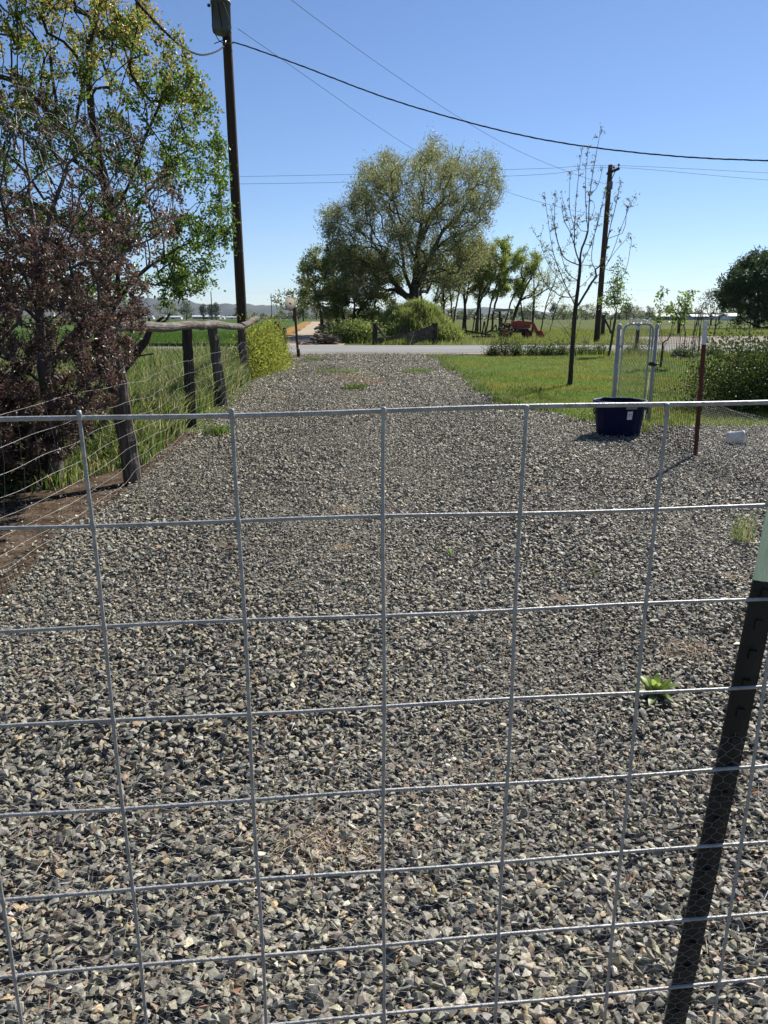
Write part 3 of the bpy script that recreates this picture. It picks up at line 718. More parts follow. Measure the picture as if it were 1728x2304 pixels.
# ================================================================== LEFT POST FENCE
def wood_post(a, b, ra, rb, label, mat='weathered_wood', group=None, name='wood_post', top_cut=.0, k=14):
    """a foot, b top"""
    a = np.asarray(a, float); b = np.asarray(b, float); m = MB(); n = 14
    t = np.linspace(0, 1, n)[:, None]; P = a + (b - a) * t
    P = P + np.concatenate([rng.normal(0, .004, (n, 2)), np.zeros((n, 1))], 1)
    r = ra + (rb - ra) * t[:, 0]
    m.tube(P, r, k)
    V = m.V[0]; c = np.repeat(P, k, 0); rad = V - c
    fl = 1 + .05 * np.sin(np.tile(np.arange(k), n) * 2.7) + .03 * rng.normal(0, 1, k * n); m.V[0] = c + rad * fl[:, None]
    o = m.build(name, mat, None, False, origin=(a[0], a[1], 0))
    return tag(o, label, 'fence post', group)
def foot(x, y): g = gp(x * S_, y * S_); return g
posts = []
G_P = 'rough timber posts of the side fence'
pf = [foot(290, 1043), foot(413, 920), foot(481, 874), foot(529, 822)]
ptop = [at(238 * S_, 716 * S_, pf[0][1] + .1), at(404 * S_, 708 * S_, pf[1][1] - .05), at(459 * S_, 709 * S_, pf[2][1] + .05), at(521 * S_, 711 * S_, pf[3][1])]
lab = ['thick brown timber post leaning beside the purple-leaved tree, at the end of the weathered rail', 'dark timber post under the joint of the weathered rail, grass behind it',
       'weathered timber post tilting between the rail joint and the last post of the rail', 'thin upright timber post under the low end of the weathered rail']
for a, b, l, r in zip(pf, ptop, lab, (.085, .08, .1, .108)):
    a = a.copy(); a[2] = -.05; posts.append(wood_post(a, b, r, r * .88, l, 'dark_wood' if 'dark' in l else 'weathered_wood', G_P))
a0 = np.array([-2.36, 3.95, -.05]); wood_post(a0, a0 + np.array([-.08, 0, 1.35]), .07, .06, 'brown timber post at the bare soil near the wire mesh scrap, mostly out of frame', 'weathered_wood', G_P)
def rail(a, b, ra, rb, label, sag=0.0):
    a = np.asarray(a, float); b = np.asarray(b, float); n = 22; t = np.linspace(0, 1, n)[:, None]
    P = a + (b - a) * t + np.array([0, 0, 1]) * (-sag * np.sin(t * math.pi) + .012 * np.sin(t * 9 + a[0] * 5)) ; m = MB(); k = 12
    m.tube(P, ra + (rb - ra) * t[:, 0], k); V = m.V[0]; c = np.repeat(P, k, 0)
    fl = 1 + .08 * np.sin(np.tile(np.arange(k), n) * 2.3 + 1) + .04 * rng.normal(0, 1, k * n); m.V[0] = c + (V - c) * fl[:, None]
    return tag(m.build('fence_rail', 'rail_wood', None, False, origin=tuple(a)), label, 'fence rail', 'weathered rails of the side fence')
r0 = at(240 * S_, 707 * S_, pf[0][1] + .15); r1 = at(432 * S_, 703 * S_, pf[1][1] + .3); r2 = at(522 * S_, 708 * S_, pf[3][1]); r3 = at(556 * S_, 688 * S_, pf[3][1] + 2.2)
rail(r0, r1, .05, .055, 'longest weathered grey rail lying on the leaning brown post and the dark post', .0)
rail(r1 + np.array([0, .02, .0]), r2, .06, .07, 'weathered grey rail dipping to the thin upright post', -.03)
rail(r2 + np.array([.0, .05, .03]), r3, .075, .085, 'short weathered rail rising from the thin upright post beside the utility pole', 0)
# woven field wire along the posts
fl_ = np.array([(-2.3, 2.2), (-2.27, 3.95), (pf[0][0] + .09, pf[0][1] - .03), (pf[1][0] + .1, pf[1][1]), (pf[2][0] + .1, pf[2][1]), (pf[3][0] + .1, pf[3][1])])
fl3 = resample(np.array([(*p, 0) for p in fl_]), .08)
net = MB(); hs = [.03, .13, .24, .36, .49, .63, .78, .95]
seg = np.concatenate([[0], np.cumsum(np.linalg.norm(np.diff(fl3, axis=0), axis=1))])
def netp(i, z):
    s = seg[i]; side = np.array([1, 0, 0])
    return fl3[i] + np.array([0, 0, 1]) * (z + .014 * np.sin(s * 1.7 + z * 3) * (z > .05) + .006 * np.sin(s * 6 + z * 9)) + side * (.03 * np.sin(s * 2.2 + z * 4) + .01 * np.sin(s * 7))
for z in hs: net.tube([netp(i, z) for i in range(0, len(fl3))], .0014, 4)
for i in range(0, len(fl3), 3): net.tube([netp(i, z) + rng.normal(0, .004, 3) for z in np.linspace(.03, .95, 12)], .0012, 3)
tag(net.build('wire_netting', 'wire_steel', None, True, origin=(-2.3, 2.2, 0)), 'sagging woven wire netting stapled along the rough timber posts of the side fence', 'wire netting')
# scrap of welded mesh on the soil
ms = MB(); c0 = gp(10, 1340); ax = unit(np.array([.35, 1, 0])); az_ = np.array([0, 0, 1.0])
for i in range(13): ms.tube([c0 + ax * (i * .035 - .25) + az_ * 0.0, c0 + ax * (i * .035 - .25) + az_ * .16 + np.array([-.02, 0, 0])], .0016, 4)
for j in range(6): ms.tube([c0 + ax * (i * .035 - .25) + az_ * (j * .032) + np.array([-.004 * j + .01 * math.sin(i), 0, 0]) for i in range(13)], .0016, 4)
tag(ms.build('wire_mesh', 'dark_steel', None, False, origin=tuple(c0)), 'small scrap of dark square wire mesh standing on the bare soil', 'wire mesh')

# vine-covered hump, posts behind it
def shrub(name, label, cat, base, size, n, leaf, cols, mat='leaf', stems=26, stray=0.0, stemr=.006, wood='grey_bark', fold=.25, wmul=.55, flat=False, group=None, hollow=.35, extra=None, bumps=0):
    base = np.asarray(base, float); base[2] = 0; size = np.asarray(size, float)
    q = rng.normal(0, 1, (n, 3)); q /= np.linalg.norm(q, axis=1)[:, None]; q *= (hollow + (1 - hollow) * rng.random((n, 1)) ** .6)
    if bumps:
        cen = rng.normal(0, 1, (bumps, 3)); cen /= np.linalg.norm(cen, axis=1)[:, None]
        dd = (unit(q) @ cen.T).max(1); q *= (.6 + .55 * np.clip((dd - .55) / .45, 0, 1))[:, None]
    if stray:
        sc_ = rng.normal(0, 1, (40, 3)); sc_ /= np.linalg.norm(sc_, axis=1)[:, None]; cs_ = (unit(q) @ sc_.T).max(1); q *= (1 + stray * np.clip((cs_ - .975) / .025, 0, 1) * rng.random(n))[:, None]
    q[:, 2] = np.abs(q[:, 2]); P = base + q * size * np.array([.5, .5, 1]) + rng.normal(0, .03, (n, 3)); P[:, 2] = np.maximum(P[:, 2], .01)
    D = unit(q + rng.normal(0, .7, (n, 3)) + np.array([0, 0, .3]))
    e = empty(name, base, label, cat, group)
    m = MB()
    for i in range(stems):
        t = P[rng.integers(0, n)]; b = base + np.array([rng.normal(0, size[0] * .08), rng.normal(0, size[1] * .08), 0]); mid = (b + t) / 2 + np.array([rng.normal(0, .05), rng.normal(0, .05), .1 * size[2]])
        m.tube(resample(np.array([b, mid, t]), .15), stemr * (.6 + .6 * rng.random()), 4)
    m.build('stem', wood, e, True)
    lm = leaves_mesh('foliage', P - base, D, leaf * rng.uniform(.6, 1.3, n), leaf * wmul * rng.uniform(.7, 1.2, n), palette(n, cols, .2), fold)
    link('foliage', lm, mat, e); return e
VY = [(.22, .235, .03), (.17, .2, .03), (.28, .27, .045), (.09, .12, .025), (.13, .16, .025)]
vb = np.array([-3.5, 21.6, 0])
shrub('vine_shrub', 'yellow-green vine heaped over the fence end beside the utility pole', 'vine', vb, (1.15, 5.6, 1.32), 24000, .058, VY, stems=70, bumps=30, hollow=.1, stray=.5)
ga = at(627, 790, 29.0); ga[2] = -.05; wood_post(ga, at(624, 724, 29.0), .15, .13, 'stout dark gate post behind the yellow-green vine', 'dark_wood', 'dark posts by the vine')
ga = at(639, 790, 29.6); ga[2] = -.05; wood_post(ga, at(637, 738, 29.6), .13, .12, 'shorter dark post next to the stout gate post at the vine', 'dark_wood', 'dark posts by the vine')

# dark board fence by the road
bf = empty('board_fence', (-10, 30.4, 0), 'low dark board fence running along the road behind the tall weeds', 'board fence')
for i, x in enumerate((-16.5, -12.9, -9.9, -7.0, -4.6)):
    MB().tube([(x, 30.4, -.05), (x + .03, 30.4, .62)], .09, 10).build('post', 'dark_wood', bf)
for x0, x1 in ((-16.5, -12.9), (-12.9, -9.9), (-9.9, -7.0), (-7.0, -4.6)):
    MB().bar((x0, 30.28, .42), (x1 + .05, 30.28, .4 + .03 * rng.normal()), .13, .05).build('rail', 'dark_wood', bf)

# ================================================================== UTILITY POLES AND LINES
PB = np.array([at(549, 800, 23)[0], 23.0, 0]); PT = at(500, -120, 23.2)
pole = empty('utility_pole', PB, 'tall dark brown utility pole with a grey transformer can beside the yellow-green vine', 'utility pole', 'utility poles')
MB().tube(resample(np.array([PB - [0, 0, .1], (PB + PT) / 2, PT]), 1.0), np.linspace(.165, .125, len(resample(np.array([PB - [0, 0, .1], (PB + PT) / 2, PT]), 1.0))), 16).build('shaft', 'pole_wood', pole, True)
tc_ = at(498, 42, 22.72); tz0 = at(500, 76, 22.7)[2]; tz1 = at(500, 3, 22.7)[2]; hh_ = tz1 - tz0
m = MB(); m.lathe([(0, 0), (.2, .0), (.25, .03), (.262, .08), (.262, hh_ - .06), (.275, hh_ - .06), (.275, hh_), (.2, hh_ + .06), (0, hh_ + .08)], (tc_[0], tc_[1], tz0), 32)
trf = m.build('transformer', 'grey_enamel', pole, True)
for z_ in (tz0 + .15, tz0 + hh_ - .3): MB().box((tc_[0] + .02, tc_[1] + .2, z_), (tc_[0] + .16, tc_[1] + .42, z_ + .15)).build('bracket', 'dark_steel', trf)
MB().lathe([(0, 0), (.04, 0), (.05, .06), (.03, .08), (.05, .12), (.03, .14), (.05, .18), (.02, .2), (0, .26)], (tc_[0] - .1, tc_[1], tz1 + .05), 12).build('bushing', 'insulator', trf, True)
MB().tube([(tc_[0] - .27, tc_[1] - .1, tz1 - .12), (tc_[0] - .33, tc_[1] - .13, tz1 - .14)], .04, 8).build('terminal', 'dark_steel', trf)
def cable(pts, r=.008, k=5, step=.3): m = MB(); q = resample(np.array(pts), step); return m.tube(q, r, k)
wl = at(482, 98, 22.75)
for pts in ([at(490, 5, 22.42), at(499, 55, 22.4), at(499.5, 62, 22.4)], [at(502, 6, 22.43), at(514, 40, 22.45), at(520, 62, 22.5), at(508, 88, 22.7), wl],
            [at(479, 10, 22.45), at(477.5, 60, 22.45), at(484, 76, 22.5), at(492, 90, 22.6), at(506, 101, 22.85)]):
    cable(pts, .013).build('lead', 'cable_black', pole, True)
MB().lathe([(0, 0), (.03, 0), (.045, .04), (.03, .05), (.045, .09), (0, .1)], tuple(at(506, 100, 22.8)), 10).build('insulator', 'insulator', pole, True)
cable([at(506, 97, 22.83), at(513, 98, 22.78), at(527, 97, 22.85)], .012).build('band', 'line_metal', pole, True)

P2B = np.array([*gp(1342, 769)[:2], 0]); P2T = at(1374, 371, P2B[1])
pole2 = empty('utility_pole', P2B, 'bare dark utility pole with one short crossarm standing beyond the road behind the sapling', 'utility pole', 'utility poles')
q = resample(np.array([P2B - [0, 0, .1], (P2B + P2T) / 2, P2T]), 1.0)
MB().tube(q, np.linspace(.19, .14, len(q)), 14).build('shaft', 'pole_wood', pole2, True)
ca, cb = at(1366, 391, P2B[1] - .2), at(1393, 379, P2B[1] - .2 - 1.2)
MB().bar(ca, cb, .13, .1).build('crossarm', 'dark_wood', pole2)
for t in (.55, .95):
    c = ca + (cb - ca) * t; MB().lathe([(0, 0), (.02, 0), (.02, .08), (.06, .08), (.07, .13), (.04, .15), (.06, .2), (0, .23)], (c[0], c[1], c[2] + .06), 10).build('insulator', 'insulator', pole2, True)
cable([at(1376, 404, P2B[1] - .25), at(1385, 384, P2B[1] - .7)], .025).build('brace', 'dark_steel', pole2)
c = at(1374, 417, P2B[1] - .35); MB().tube([c - [0, 0, .22], c + [0, 0, .22]], .12, 10).build('switch_box', 'grey_enamel', pole2)

def line(pts, r, label, mat='line_metal', twist=False, group='overhead wires'):
    q = resample(np.array(pts), .12 if twist else .8)
    if not twist:
        o = MB().tube(q, r, 4).build('power_line', mat, None, True, origin=tuple(q[0])); return tag(o, label, 'power line', group)
    e = empty('power_line', q[0], label, 'power line', group)
    s = np.concatenate([[0], np.cumsum(np.linalg.norm(np.diff(q, axis=0), axis=1))]); T = unit(np.gradient(q, axis=0))
    A = unit(np.cross(T, [0, 0, 1.0])); B = np.cross(T, A)
    for k in range(3):
        ph = s * 2 * np.pi / .9 + k * 2.094; P = q + (A * np.cos(ph)[:, None] + B * np.sin(ph)[:, None]) * r * 1.05
        MB().tube(P, r * (1 if k < 2 else .7), 5).build('strand', mat, e, True)
    return e
D_ = lambda x, y, Y: at(x * S_, y * S_, Y)
line([D_(502, 91, 22.9), D_(530, 99, 22.8), D_(640, 138, 22.6), D_(830, 210, 22), D_(1000, 261, 21.5), D_(1150, 297, 21), D_(1300, 321, 20.5), D_(1480, 339, 20), D_(1659, 347, 19.5), D_(1900, 352, 18.5)], .0105, 'twisted black service cable swooping from the transformer pole across the whole sky', 'cable_black', True)
line([D_(484, 100, 22.8), D_(470, 110, 20.8), D_(450, 117, 18.6), D_(430, 118, 16.6), D_(400, 106, 14.2), D_(370, 82, 12.6), D_(340, 52, 11.2), D_(310, 20, 10.2), D_(285, -12, 9.4), D_(240, -80, 8.4), D_(180, -190, 7.5)], .0115, 'thick twisted service cable looping from the transformer pole over the green tree', 'cable_black', True)
line([D_(560, -50, 19), D_(630, 0, 21), D_(700, 53, 24), D_(850, 160, 31), D_(1000, 259, 37), D_(1120, 326, 40.5), D_(1235, 374, 42.5), D_(1317, 400, 43.2)], .0085, 'thin single wire crossing the sky from above down to the bare pole')
line([D_(514, 62, 23), D_(600, 122, 26), D_(700, 192, 30), D_(800, 262, 34), D_(900, 326, 37.5), D_(1000, 374, 40), D_(1085, 411, 41.6), D_(1190, 443, 42.8), D_(1310, 470, 43.3)], .0085, 'thin single wire from the transformer pole passing behind the big willow top')
line([at(-300, 420, 43), at(200, 405, 43), at(460, 399, 43), at(800, 392, 43), at(1125, 382, 43), at(1250, 378, 43), at(1373, 372, 43), at(1728, 389, 43), at(2300, 420, 43)], .008, 'upper of the two nearly level thin wires along the road')
line([at(-300, 438, 42), at(200, 421, 42), at(460, 415, 42), at(770, 410, 42), at(1125, 397, 42), at(1250, 390, 42), at(1390, 377, 42), at(1728, 405, 42), at(2300, 442, 42)], .008, 'lower of the two nearly level thin wires along the road')

# ================================================================== DISC ON A RED POST
g = gp(671, 804); mp = empty('dish_post', g, 'thin dark red post carrying a pale round dish by the road end of the driveway', 'marker post')
top = at(663, 692, g[1]); MB().tube([g - [0, 0, .05], top], .048, 10).build('post', 'rust_red', mp)
MB().bar(g + [.06, -.05, 0], g + [.05, -.05, .32], .05, .03, (1, 0, 0)).build('stake', 'rust_red', mp)
dc = at(653, 683, g[1] - .1); ax = unit(np.array([-.25, -1, .28]))
A = unit(np.cross(ax, [0, 0, 1])); B = np.cross(ax, A); k = 32; th = np.linspace(0, 2 * np.pi, k, endpoint=False); V = []
prof = [(0, .0), (.1, .015), (.18, .05), (.225, .1), (.232, .105), (.225, .112), (.17, .065), (.09, .03), (0, .016)]
for r, d in prof: V.append(dc + ax * (d - .1) + r * (A * np.cos(th)[:, None] + B * np.sin(th)[:, None]))
m = MB(); i = np.arange(len(prof) - 1)[:, None] * k; j = np.arange(k)[None]; j2 = (j + 1) % k
m.add(np.concatenate(V), np.stack([i + j, i + j2, i + k + j2, i + k + j], -1).reshape(-1, 4)); dish = m.build('dish', 'dish_shell', mp, True)
MB().tube([dc + ax * -.05, dc + ax * .04], .03, 12).build('hub', 'grey_enamel', dish, True)
MB().tube(resample(np.array([top, at(666, 684, g[1]), at(664, 676, g[1] - .1), at(658, 670, g[1] - .15), at(650, 668.5, g[1] - .16)]), .05), .011, 6).build('hoop', 'galvanised', mp, True)

# ================================================================== GATE, TUB, MESH
gl, gr = np.array([3.2, 10.1, 0]), np.array([3.86, 10.5, 0]); gt = unit(gr - gl); gw = np.linalg.norm(gr - gl); gz = 1.37
for p, l, r in ((gl, 'thicker galvanised hinge post of the small chain-link gate, behind the blue tub', .029), (gr, 'thinner galvanised latch post of the small chain-link gate, where the square mesh starts', .026)):
    e = empty('gate_post', p, l, 'gate post', 'posts of the small gate')
    MB().tube([p - [0, 0, .05], p + [0, 0, gz]], r, 16).build('pipe', 'gate_steel', e, True)
    MB().lathe([(0, .05), (.02, .045), (r + .004, .02), (r + .006, -.02), (r + .003, -.022)], tuple(p + [0, 0, gz]), 16).build('cap', 'gate_steel', e, True)
gate = empty('chain_link_gate', (gl + gr) / 2, 'narrow galvanised chain-link walk gate with rounded top corners standing on the lawn edge', 'gate')
a, b = .085, gw - .075; z0, z1, rc = .07, gz + .045, .12
fr = [(a, z0), (a, z1 - rc)] + [(a + rc - rc * math.cos(t), z1 - rc + rc * math.sin(t)) for t in np.linspace(.3, 1.57, 5)] + [(b - rc + rc * math.sin(t), z1 - rc + rc * math.cos(t)) for t in np.linspace(0, 1.3, 5)] + [(b, z1 - rc), (b, z0), (a, z0)]
G3 = lambda s, z, o=0.0: gl + gt * s + np.array([0, 0, z]) + np.array([gt[1], -gt[0], 0]) * o
MB().tube([G3(*p) for p in fr], .0165, 10, False).build('frame', 'gate_steel', gate, True)
MB().tube([G3(b - .055, z0, -.0), G3(b - .055, z1 - .03)], .012, 8).build('tension_bar', 'gate_steel', gate, True)
cl = MB(); s0, s1, zz0, zz1 = a + .02, b - .02, z0 + .02, z1 - .02; pch = .06
def clip_line(c, sg):
    pts = []
    # z = sg*s + c
    ss = np.array([s0, s1]); zs = sg * ss + c
    t = [];
    for s in (s0, s1):
        z = sg * s + c
        if zz0 <= z <= zz1: pts.append((s, z))
    for z in (zz0, zz1):
        s = (z - c) / sg
        if s0 < s < s1: pts.append((s, z))
    return pts[:2] if len(pts) >= 2 else None
for sg in (1.15, -1.15):
    for c in np.arange(-3, 4, pch * 1.1):
        q = clip_line(c, sg)
        if q: cl.tube([G3(*q[0], .004 * sg), G3(*q[1], .004 * sg)], .0027, 4, False)
cl.build('wire_mesh', 'wire_steel', gate, True)
for z in (.25, 1.12): MB().tube([G3(0, z), G3(a, z)], .012, 8).tube([G3(0, z - .025), G3(0, z + .025)], .034, 12).build('hinge', 'gate_steel', gate, True)
MB().tube([G3(b - .03, .86, .03), G3(gw + .07, .86, .03)], .013, 8).tube([G3(b, .84), G3(b, .89)], .03, 10).tube([G3(gw, .83), G3(gw, .88)], .042, 10).build('latch', 'dark_steel', gate, True)
# white plastic chain and clip hooked on the gate's top bar
wc = MB()
for k_, s_ in enumerate(np.linspace(a + .14, b - .1, 6)):
    t = np.linspace(0, 2 * np.pi, 12); ph = k_ * 1.3
    wc.tube([G3(s_ + .03 * math.cos(x), z1 + .045 + .026 * math.sin(x) * math.cos(ph), .02 * math.sin(x) * math.sin(ph)) for x in t], .007, 6)
tag(wc.build('plastic_chain', 'white_paint', None, True, origin=tuple(G3(.4, z1))), 'white plastic chain links draped on the rounded top of the chain-link gate', 'chain')
sg_ = empty('stub_post', at(1433, 770, 33.0) * [1, 1, 0], 'dark wooden stub post with a white band seen just above the chain-link gate', 'post')
b0 = np.array(sg_.location); MB().tube([b0, b0 + [0, 0, 1.28]], .075, 10).build('shaft', 'dark_wood', sg_); MB().tube([b0 + [0, 0, .98], b0 + [0, 0, 1.16]], .085, 10).build('band', 'white_paint', sg_)

# blue tub
tb = np.array([3.10, 9.5, 0]); tub = empty('plastic_tub', tb, 'dark blue ribbed plastic tub with a white sticker before the chain-link gate', 'tub')
fl2 = lambda th, i: .012 * np.sign(np.sin(th * 14)) * (1 if 1 <= i <= 4 else 0)
MB().lathe([(0, .012), (.265, .012), (.272, .03), (.29, .18), (.305, .33), (.312, .40), (.318, .445), (.305, .445), (.295, .40), (.255, .05), (0, .04)], tuple(tb), 112, fl2).build('body', 'tub_blue', tub, False)
MB().lathe([(.312, .405), (.336, .405), (.345, .42), (.345, .45), (.338, .458), (.318, .458), (.314, .45)], tuple(tb), 64).build('rim', 'tub_rim', tub, True)
def on_tub(az, z, off=.006): r = .272 + (.318 - .272) * (z - .03) / .41 + off; return tb + np.array([r * math.sin(az), -r * math.cos(az), z])
def patch(az0, az1, z0_, z1_, off): 
    m = MB(); n = 6; V = [on_tub(x, z, o) for o in (off, off + .0015) for z in (z0_, z1_) for x in np.linspace(az0, az1, n)]
    i = np.arange(n - 1); o2 = 2 * n
    return m.add(V, np.stack([i, i + 1, i + n + 1, i + n], -1), np.stack([i + o2 + n, i + n + 1 + o2, i + 1 + o2, i + o2], -1))
azc = -.3 + .62
patch(.02, .24, .24, .345, .0055).build('sticker', 'sticker', tub)
patch(.07, .19, .305, .313, .008).build('print_line', 'print_ink', tub); patch(.07, .19, .285, .29, .008).build('print_line', 'print_ink', tub)
patch(-.06, .42, .372, .402, .0075).build('sticker', 'grey_sticker', tub)
for s_ in (-1, 1):
    az0 = s_ * 1.45 + .1; ha = [on_tub(az0 - .12, .39, .02), on_tub(az0 - .1, .33, .05), on_tub(az0, .29, .06), on_tub(az0 + .1, .33, .05), on_tub(az0 + .12, .39, .02)]
    cable(ha, .009, 6, .03).build('rope_handle', 'black_rubber', tub, True)

# square welded mesh from the latch post to the red post
rp = np.array([3.49, 7.95, 0]); far = np.array([3.78, 4.6, 0])
wm = MB(); seglen = np.linalg.norm(rp - gr); nv = int(seglen / .1); tq = unit(rp - gr)
def wmp(s, z): return gr + tq * s + np.array([.02 * math.sin(s * 2.1 + z), .0, z + .02 * math.sin(s * 2 + 1) * (z > .1)])
for i in range(nv + 1): wm.tube([wmp(i * seglen / nv, z) for z in np.linspace(.02, 1.3, 8)], .0026, 4, False)
for z in (.03, .1, .2, .3, .4, .5, .62, .75, .9, 1.05, 1.3): wm.tube([wmp(s, z) for s in np.linspace(0, seglen, 24)], .0028, 4, False)
tag(wm.build('wire_mesh', 'dark_steel', None, True, origin=tuple(gr)), 'see-through square wire mesh stretched between the gate latch post and the red steel post', 'wire mesh')
rpost = empty('steel_post', rp, 'rust red steel fence post with a white painted tip before the round bush', 'steel post')
tpost(rpost, at(1588, 722, rp[1] + .06), rp - [0, 0, .03], .05, (-.2, 1, 0), ('rust_red', 'white_paint'), .165)
d2 = unit(far - rp)
h2 = hex_net('chicken_wire', rp + d2 * .02, d2, np.array([0, 0, 1.0]), np.linalg.norm(far - rp), .62, c=.022, r=.0013, mat='wire_steel')
tag(h2, 'hexagon chicken wire running from the red steel post past the white pail', 'chicken wire')
for z, sg2, l in ((.64, .1, 'upper loose strand of bare wire sagging from the red steel post'), (.3, .06, 'lower loose strand of bare wire sagging from the red steel post')):
    line([rp + [0, 0, z], rp + d2 * 1.2 + np.array([0, 0, z - sg2]), rp + d2 * 2.4 + np.array([0, 0, z - sg2 * .6]), far + [0, 0, z]], .0022, l, 'wire_steel', group='loose fence strands').name = 'fence_strand'

# white pail on its side
wp = gp(1650, 1000); ax = unit(np.array([1, -.25, 0])); pail = empty('white_pail', wp, 'white plastic pail lying on its side on the gravel behind the chicken wire', 'pail')
m = MB(); Bv = np.array([0, 0, 1.0]); Av = np.cross(ax, Bv); k = 28; th = np.linspace(0, 2 * np.pi, k, endpoint=False); prof = [(0, 0), (.066, 0), (.074, .012), (.09, .165), (.096, .165), (.096, .185), (.086, .185), (.07, .02), (0, .015)]
c0 = wp + np.array([-.09, 0, .083]); V = [c0 + ax * d + r * (Av * np.cos(th)[:, None] + Bv * np.sin(th)[:, None]) for r, d in prof]
i = np.arange(len(prof) - 1)[:, None] * k; j = np.arange(k)[None]; j2 = (j + 1) % k
m.add(np.concatenate(V), np.stack([i + j, i + j2, i + k + j2, i + k + j], -1).reshape(-1, 4)).build('body', 'white_paint', pail, True)
cable([c0 + ax * .17 + Av * .093, c0 + ax * .24 - Bv * .07, c0 + ax * .17 - Av * .093], .003, 5, .03).build('handle', 'wire_steel', pail, True)

# rose bush
BG = [(.04, .075, .014), (.055, .095, .02), (.028, .05, .01), (.085, .125, .03), (.09, .1, .035)]
shrub('round_bush', 'big round dark green bush with glossy leaves behind the red steel post', 'bush', (6.5, 12.4, 0), (2.7, 2.3, 1.2), 23000, .055, BG, 'dark_leaf', stems=70, bumps=12, hollow=.1, stray=.45)

# ================================================================== SMALL PLANTS IN THE GRAVEL
def rosette(name, label, cat, base, n, ln, wd, cols, elev=(.2, 1.1), mat='leaf', group=None, seg=5):
    base = np.asarray(base, float); m = MB()
    for i in range(n):
        a = i * 2.4 + rng.normal(0, .25); el = rng.uniform(*elev); L = ln * rng.uniform(.55, 1.1); c = palette(1, cols, .12)[0]
        d = np.array([math.cos(a), math.sin(a), 0]); s = np.array([-math.sin(a), math.cos(a), 0]); V = []
        for t in np.linspace(0, 1, seg):
            p = d * L * t * math.cos(el) + np.array([0, 0, L * t * math.sin(el) - .35 * L * t * t]) ; w_ = wd * (math.sin(math.pi * min(.12 + t * .88, 1)) ** .8 if t < 1 else .02) * (1 + .18 * math.sin(t * 17 + i))
            V += [p - s * w_ / 2 + np.array([0, 0, .12 * w_]), p, p + s * w_ / 2 + np.array([0, 0, .12 * w_])]
        j = np.arange(seg - 1)[:, None] * 3; q = np.concatenate([j + np.array([[0, 1, 4, 3]]), j + np.array([[1, 2, 5, 4]])])
        m.add(np.array(V) + base + [0, 0, .012], q, col=c)
    o = m.build(name, mat, None, True, origin=(base[0], base[1], 0), colored=True); return tag(o, label, cat, group)
rosette('leafy_weed', 'bright green leafy weed growing in the gravel beside the black steel post', 'weed', gp(1474, 1570), 38, .135, .03, [(.2, .27, .06), (.25, .31, .08), (.16, .22, .045)], (.15, 1.45))
rosette('weed_seedling', 'tiny two-leaved green seedling standing alone in the middle of the gravel', 'weed', gp(1013, 1252), 3, .085, .022, [(.11, .22, .035)], (1.0, 1.4))
stw = cable([gp(960, 1278) + [0, 0, .03], gp(990, 1262) + [0, 0, .045], gp(1026, 1246) + [0, 0, .03]], .003, 4, .02).build('straw_stalk', 'rail_wood', None, True); tag(stw, 'single pale straw stalk lying next to the tiny green seedling', 'straw')
def tuft(label, base, n, h, spread, cols, mat='blade', name='grass_tuft', group=None, lean=(.1, .6), wd=.004):
    base = np.asarray(base, float); base[2] = 0.01
    p = np.concatenate([np.clip(rng.normal(0, 1, (n, 2)), -1.7, 1.7) * spread, np.zeros((n, 1))], 1)
    me = blades_mesh(name, p, h * rng.uniform(.4, 1.1, n), wd, rng.uniform(*lean, n), palette(n, cols, .15))
    o = link(name, me, mat, None, tuple(base)); return tag(o, label, 'grass tuft', group)
GT = [(.1, .15, .03), (.14, .19, .04), (.2, .2, .08)]
tuft('upright green grass tuft growing in the gravel under the pale green post top', gp(1668, 1222), 70, .26, .045, GT)
tuft('spiky green grass tuft growing against the side of the blue tub', gp(1452, 975), 120, .24, .06, GT)
tuft('faint thin green grass tuft by the second vertical wire from the black post', gp(1332, 1300), 14, .12, .02, [(.06, .08, .03), (.08, .1, .04)])
DRY = [(.5, .4, .26), (.56, .46, .32), (.38, .28, .18), (.48, .34, .23)]
dry_spots = [((1540, 1470), .09, 'straw-coloured dead weed above the bright green leafy weed'), ((1255, 1352), .05, 'small dead weed near the crossing wires left of the pale post top'),
             ((690, 1910), .09, 'brown dead weed flattened in the coarse gravel, larger of the low pair'), ((785, 1925), .07, 'dead weed in the coarse gravel touching the middle upright wire'),
             ((507, 1232), .07, 'pinkish dead weed by the second upright wire'), ((772, 1236), .06, 'pale dead weed in the gravel just under the second level wire'),
             ((775, 1152), .1, 'wide flat dead weed patch above the second level wire'), ((1215, 1104), .09, 'flat dead weed patch on the gravel below the blue tub'),
             ((1655, 1305), .05, 'small orange dead weed near the upright green tuft'), ((620, 895), .16, 'dead weed patch on the driveway near the tilting timber post')]
for (x, y), s_, l in dry_spots: tuft(l.replace(' left of', ' beside'), gp(x, y), int(140), s_ * .5, s_ * .62, DRY, 'straw', 'dead_tuft', 'dead weeds in the gravel', (.6, 2.2), .0035 if y > 1000 else .006)
for (x, y), l in (((830, 862), 'orange dead weed patch in the middle of the driveway, toward the road'), ((790, 852), 'paler dead weed patch beside the orange one on the driveway')):
    tuft(l, gp(x, y), 300, .08, .3, [(.42, .26, .14), (.42, .32, .2)], 'straw', 'dead_tuft', 'dead weeds in the gravel', (.6, 2), .012)
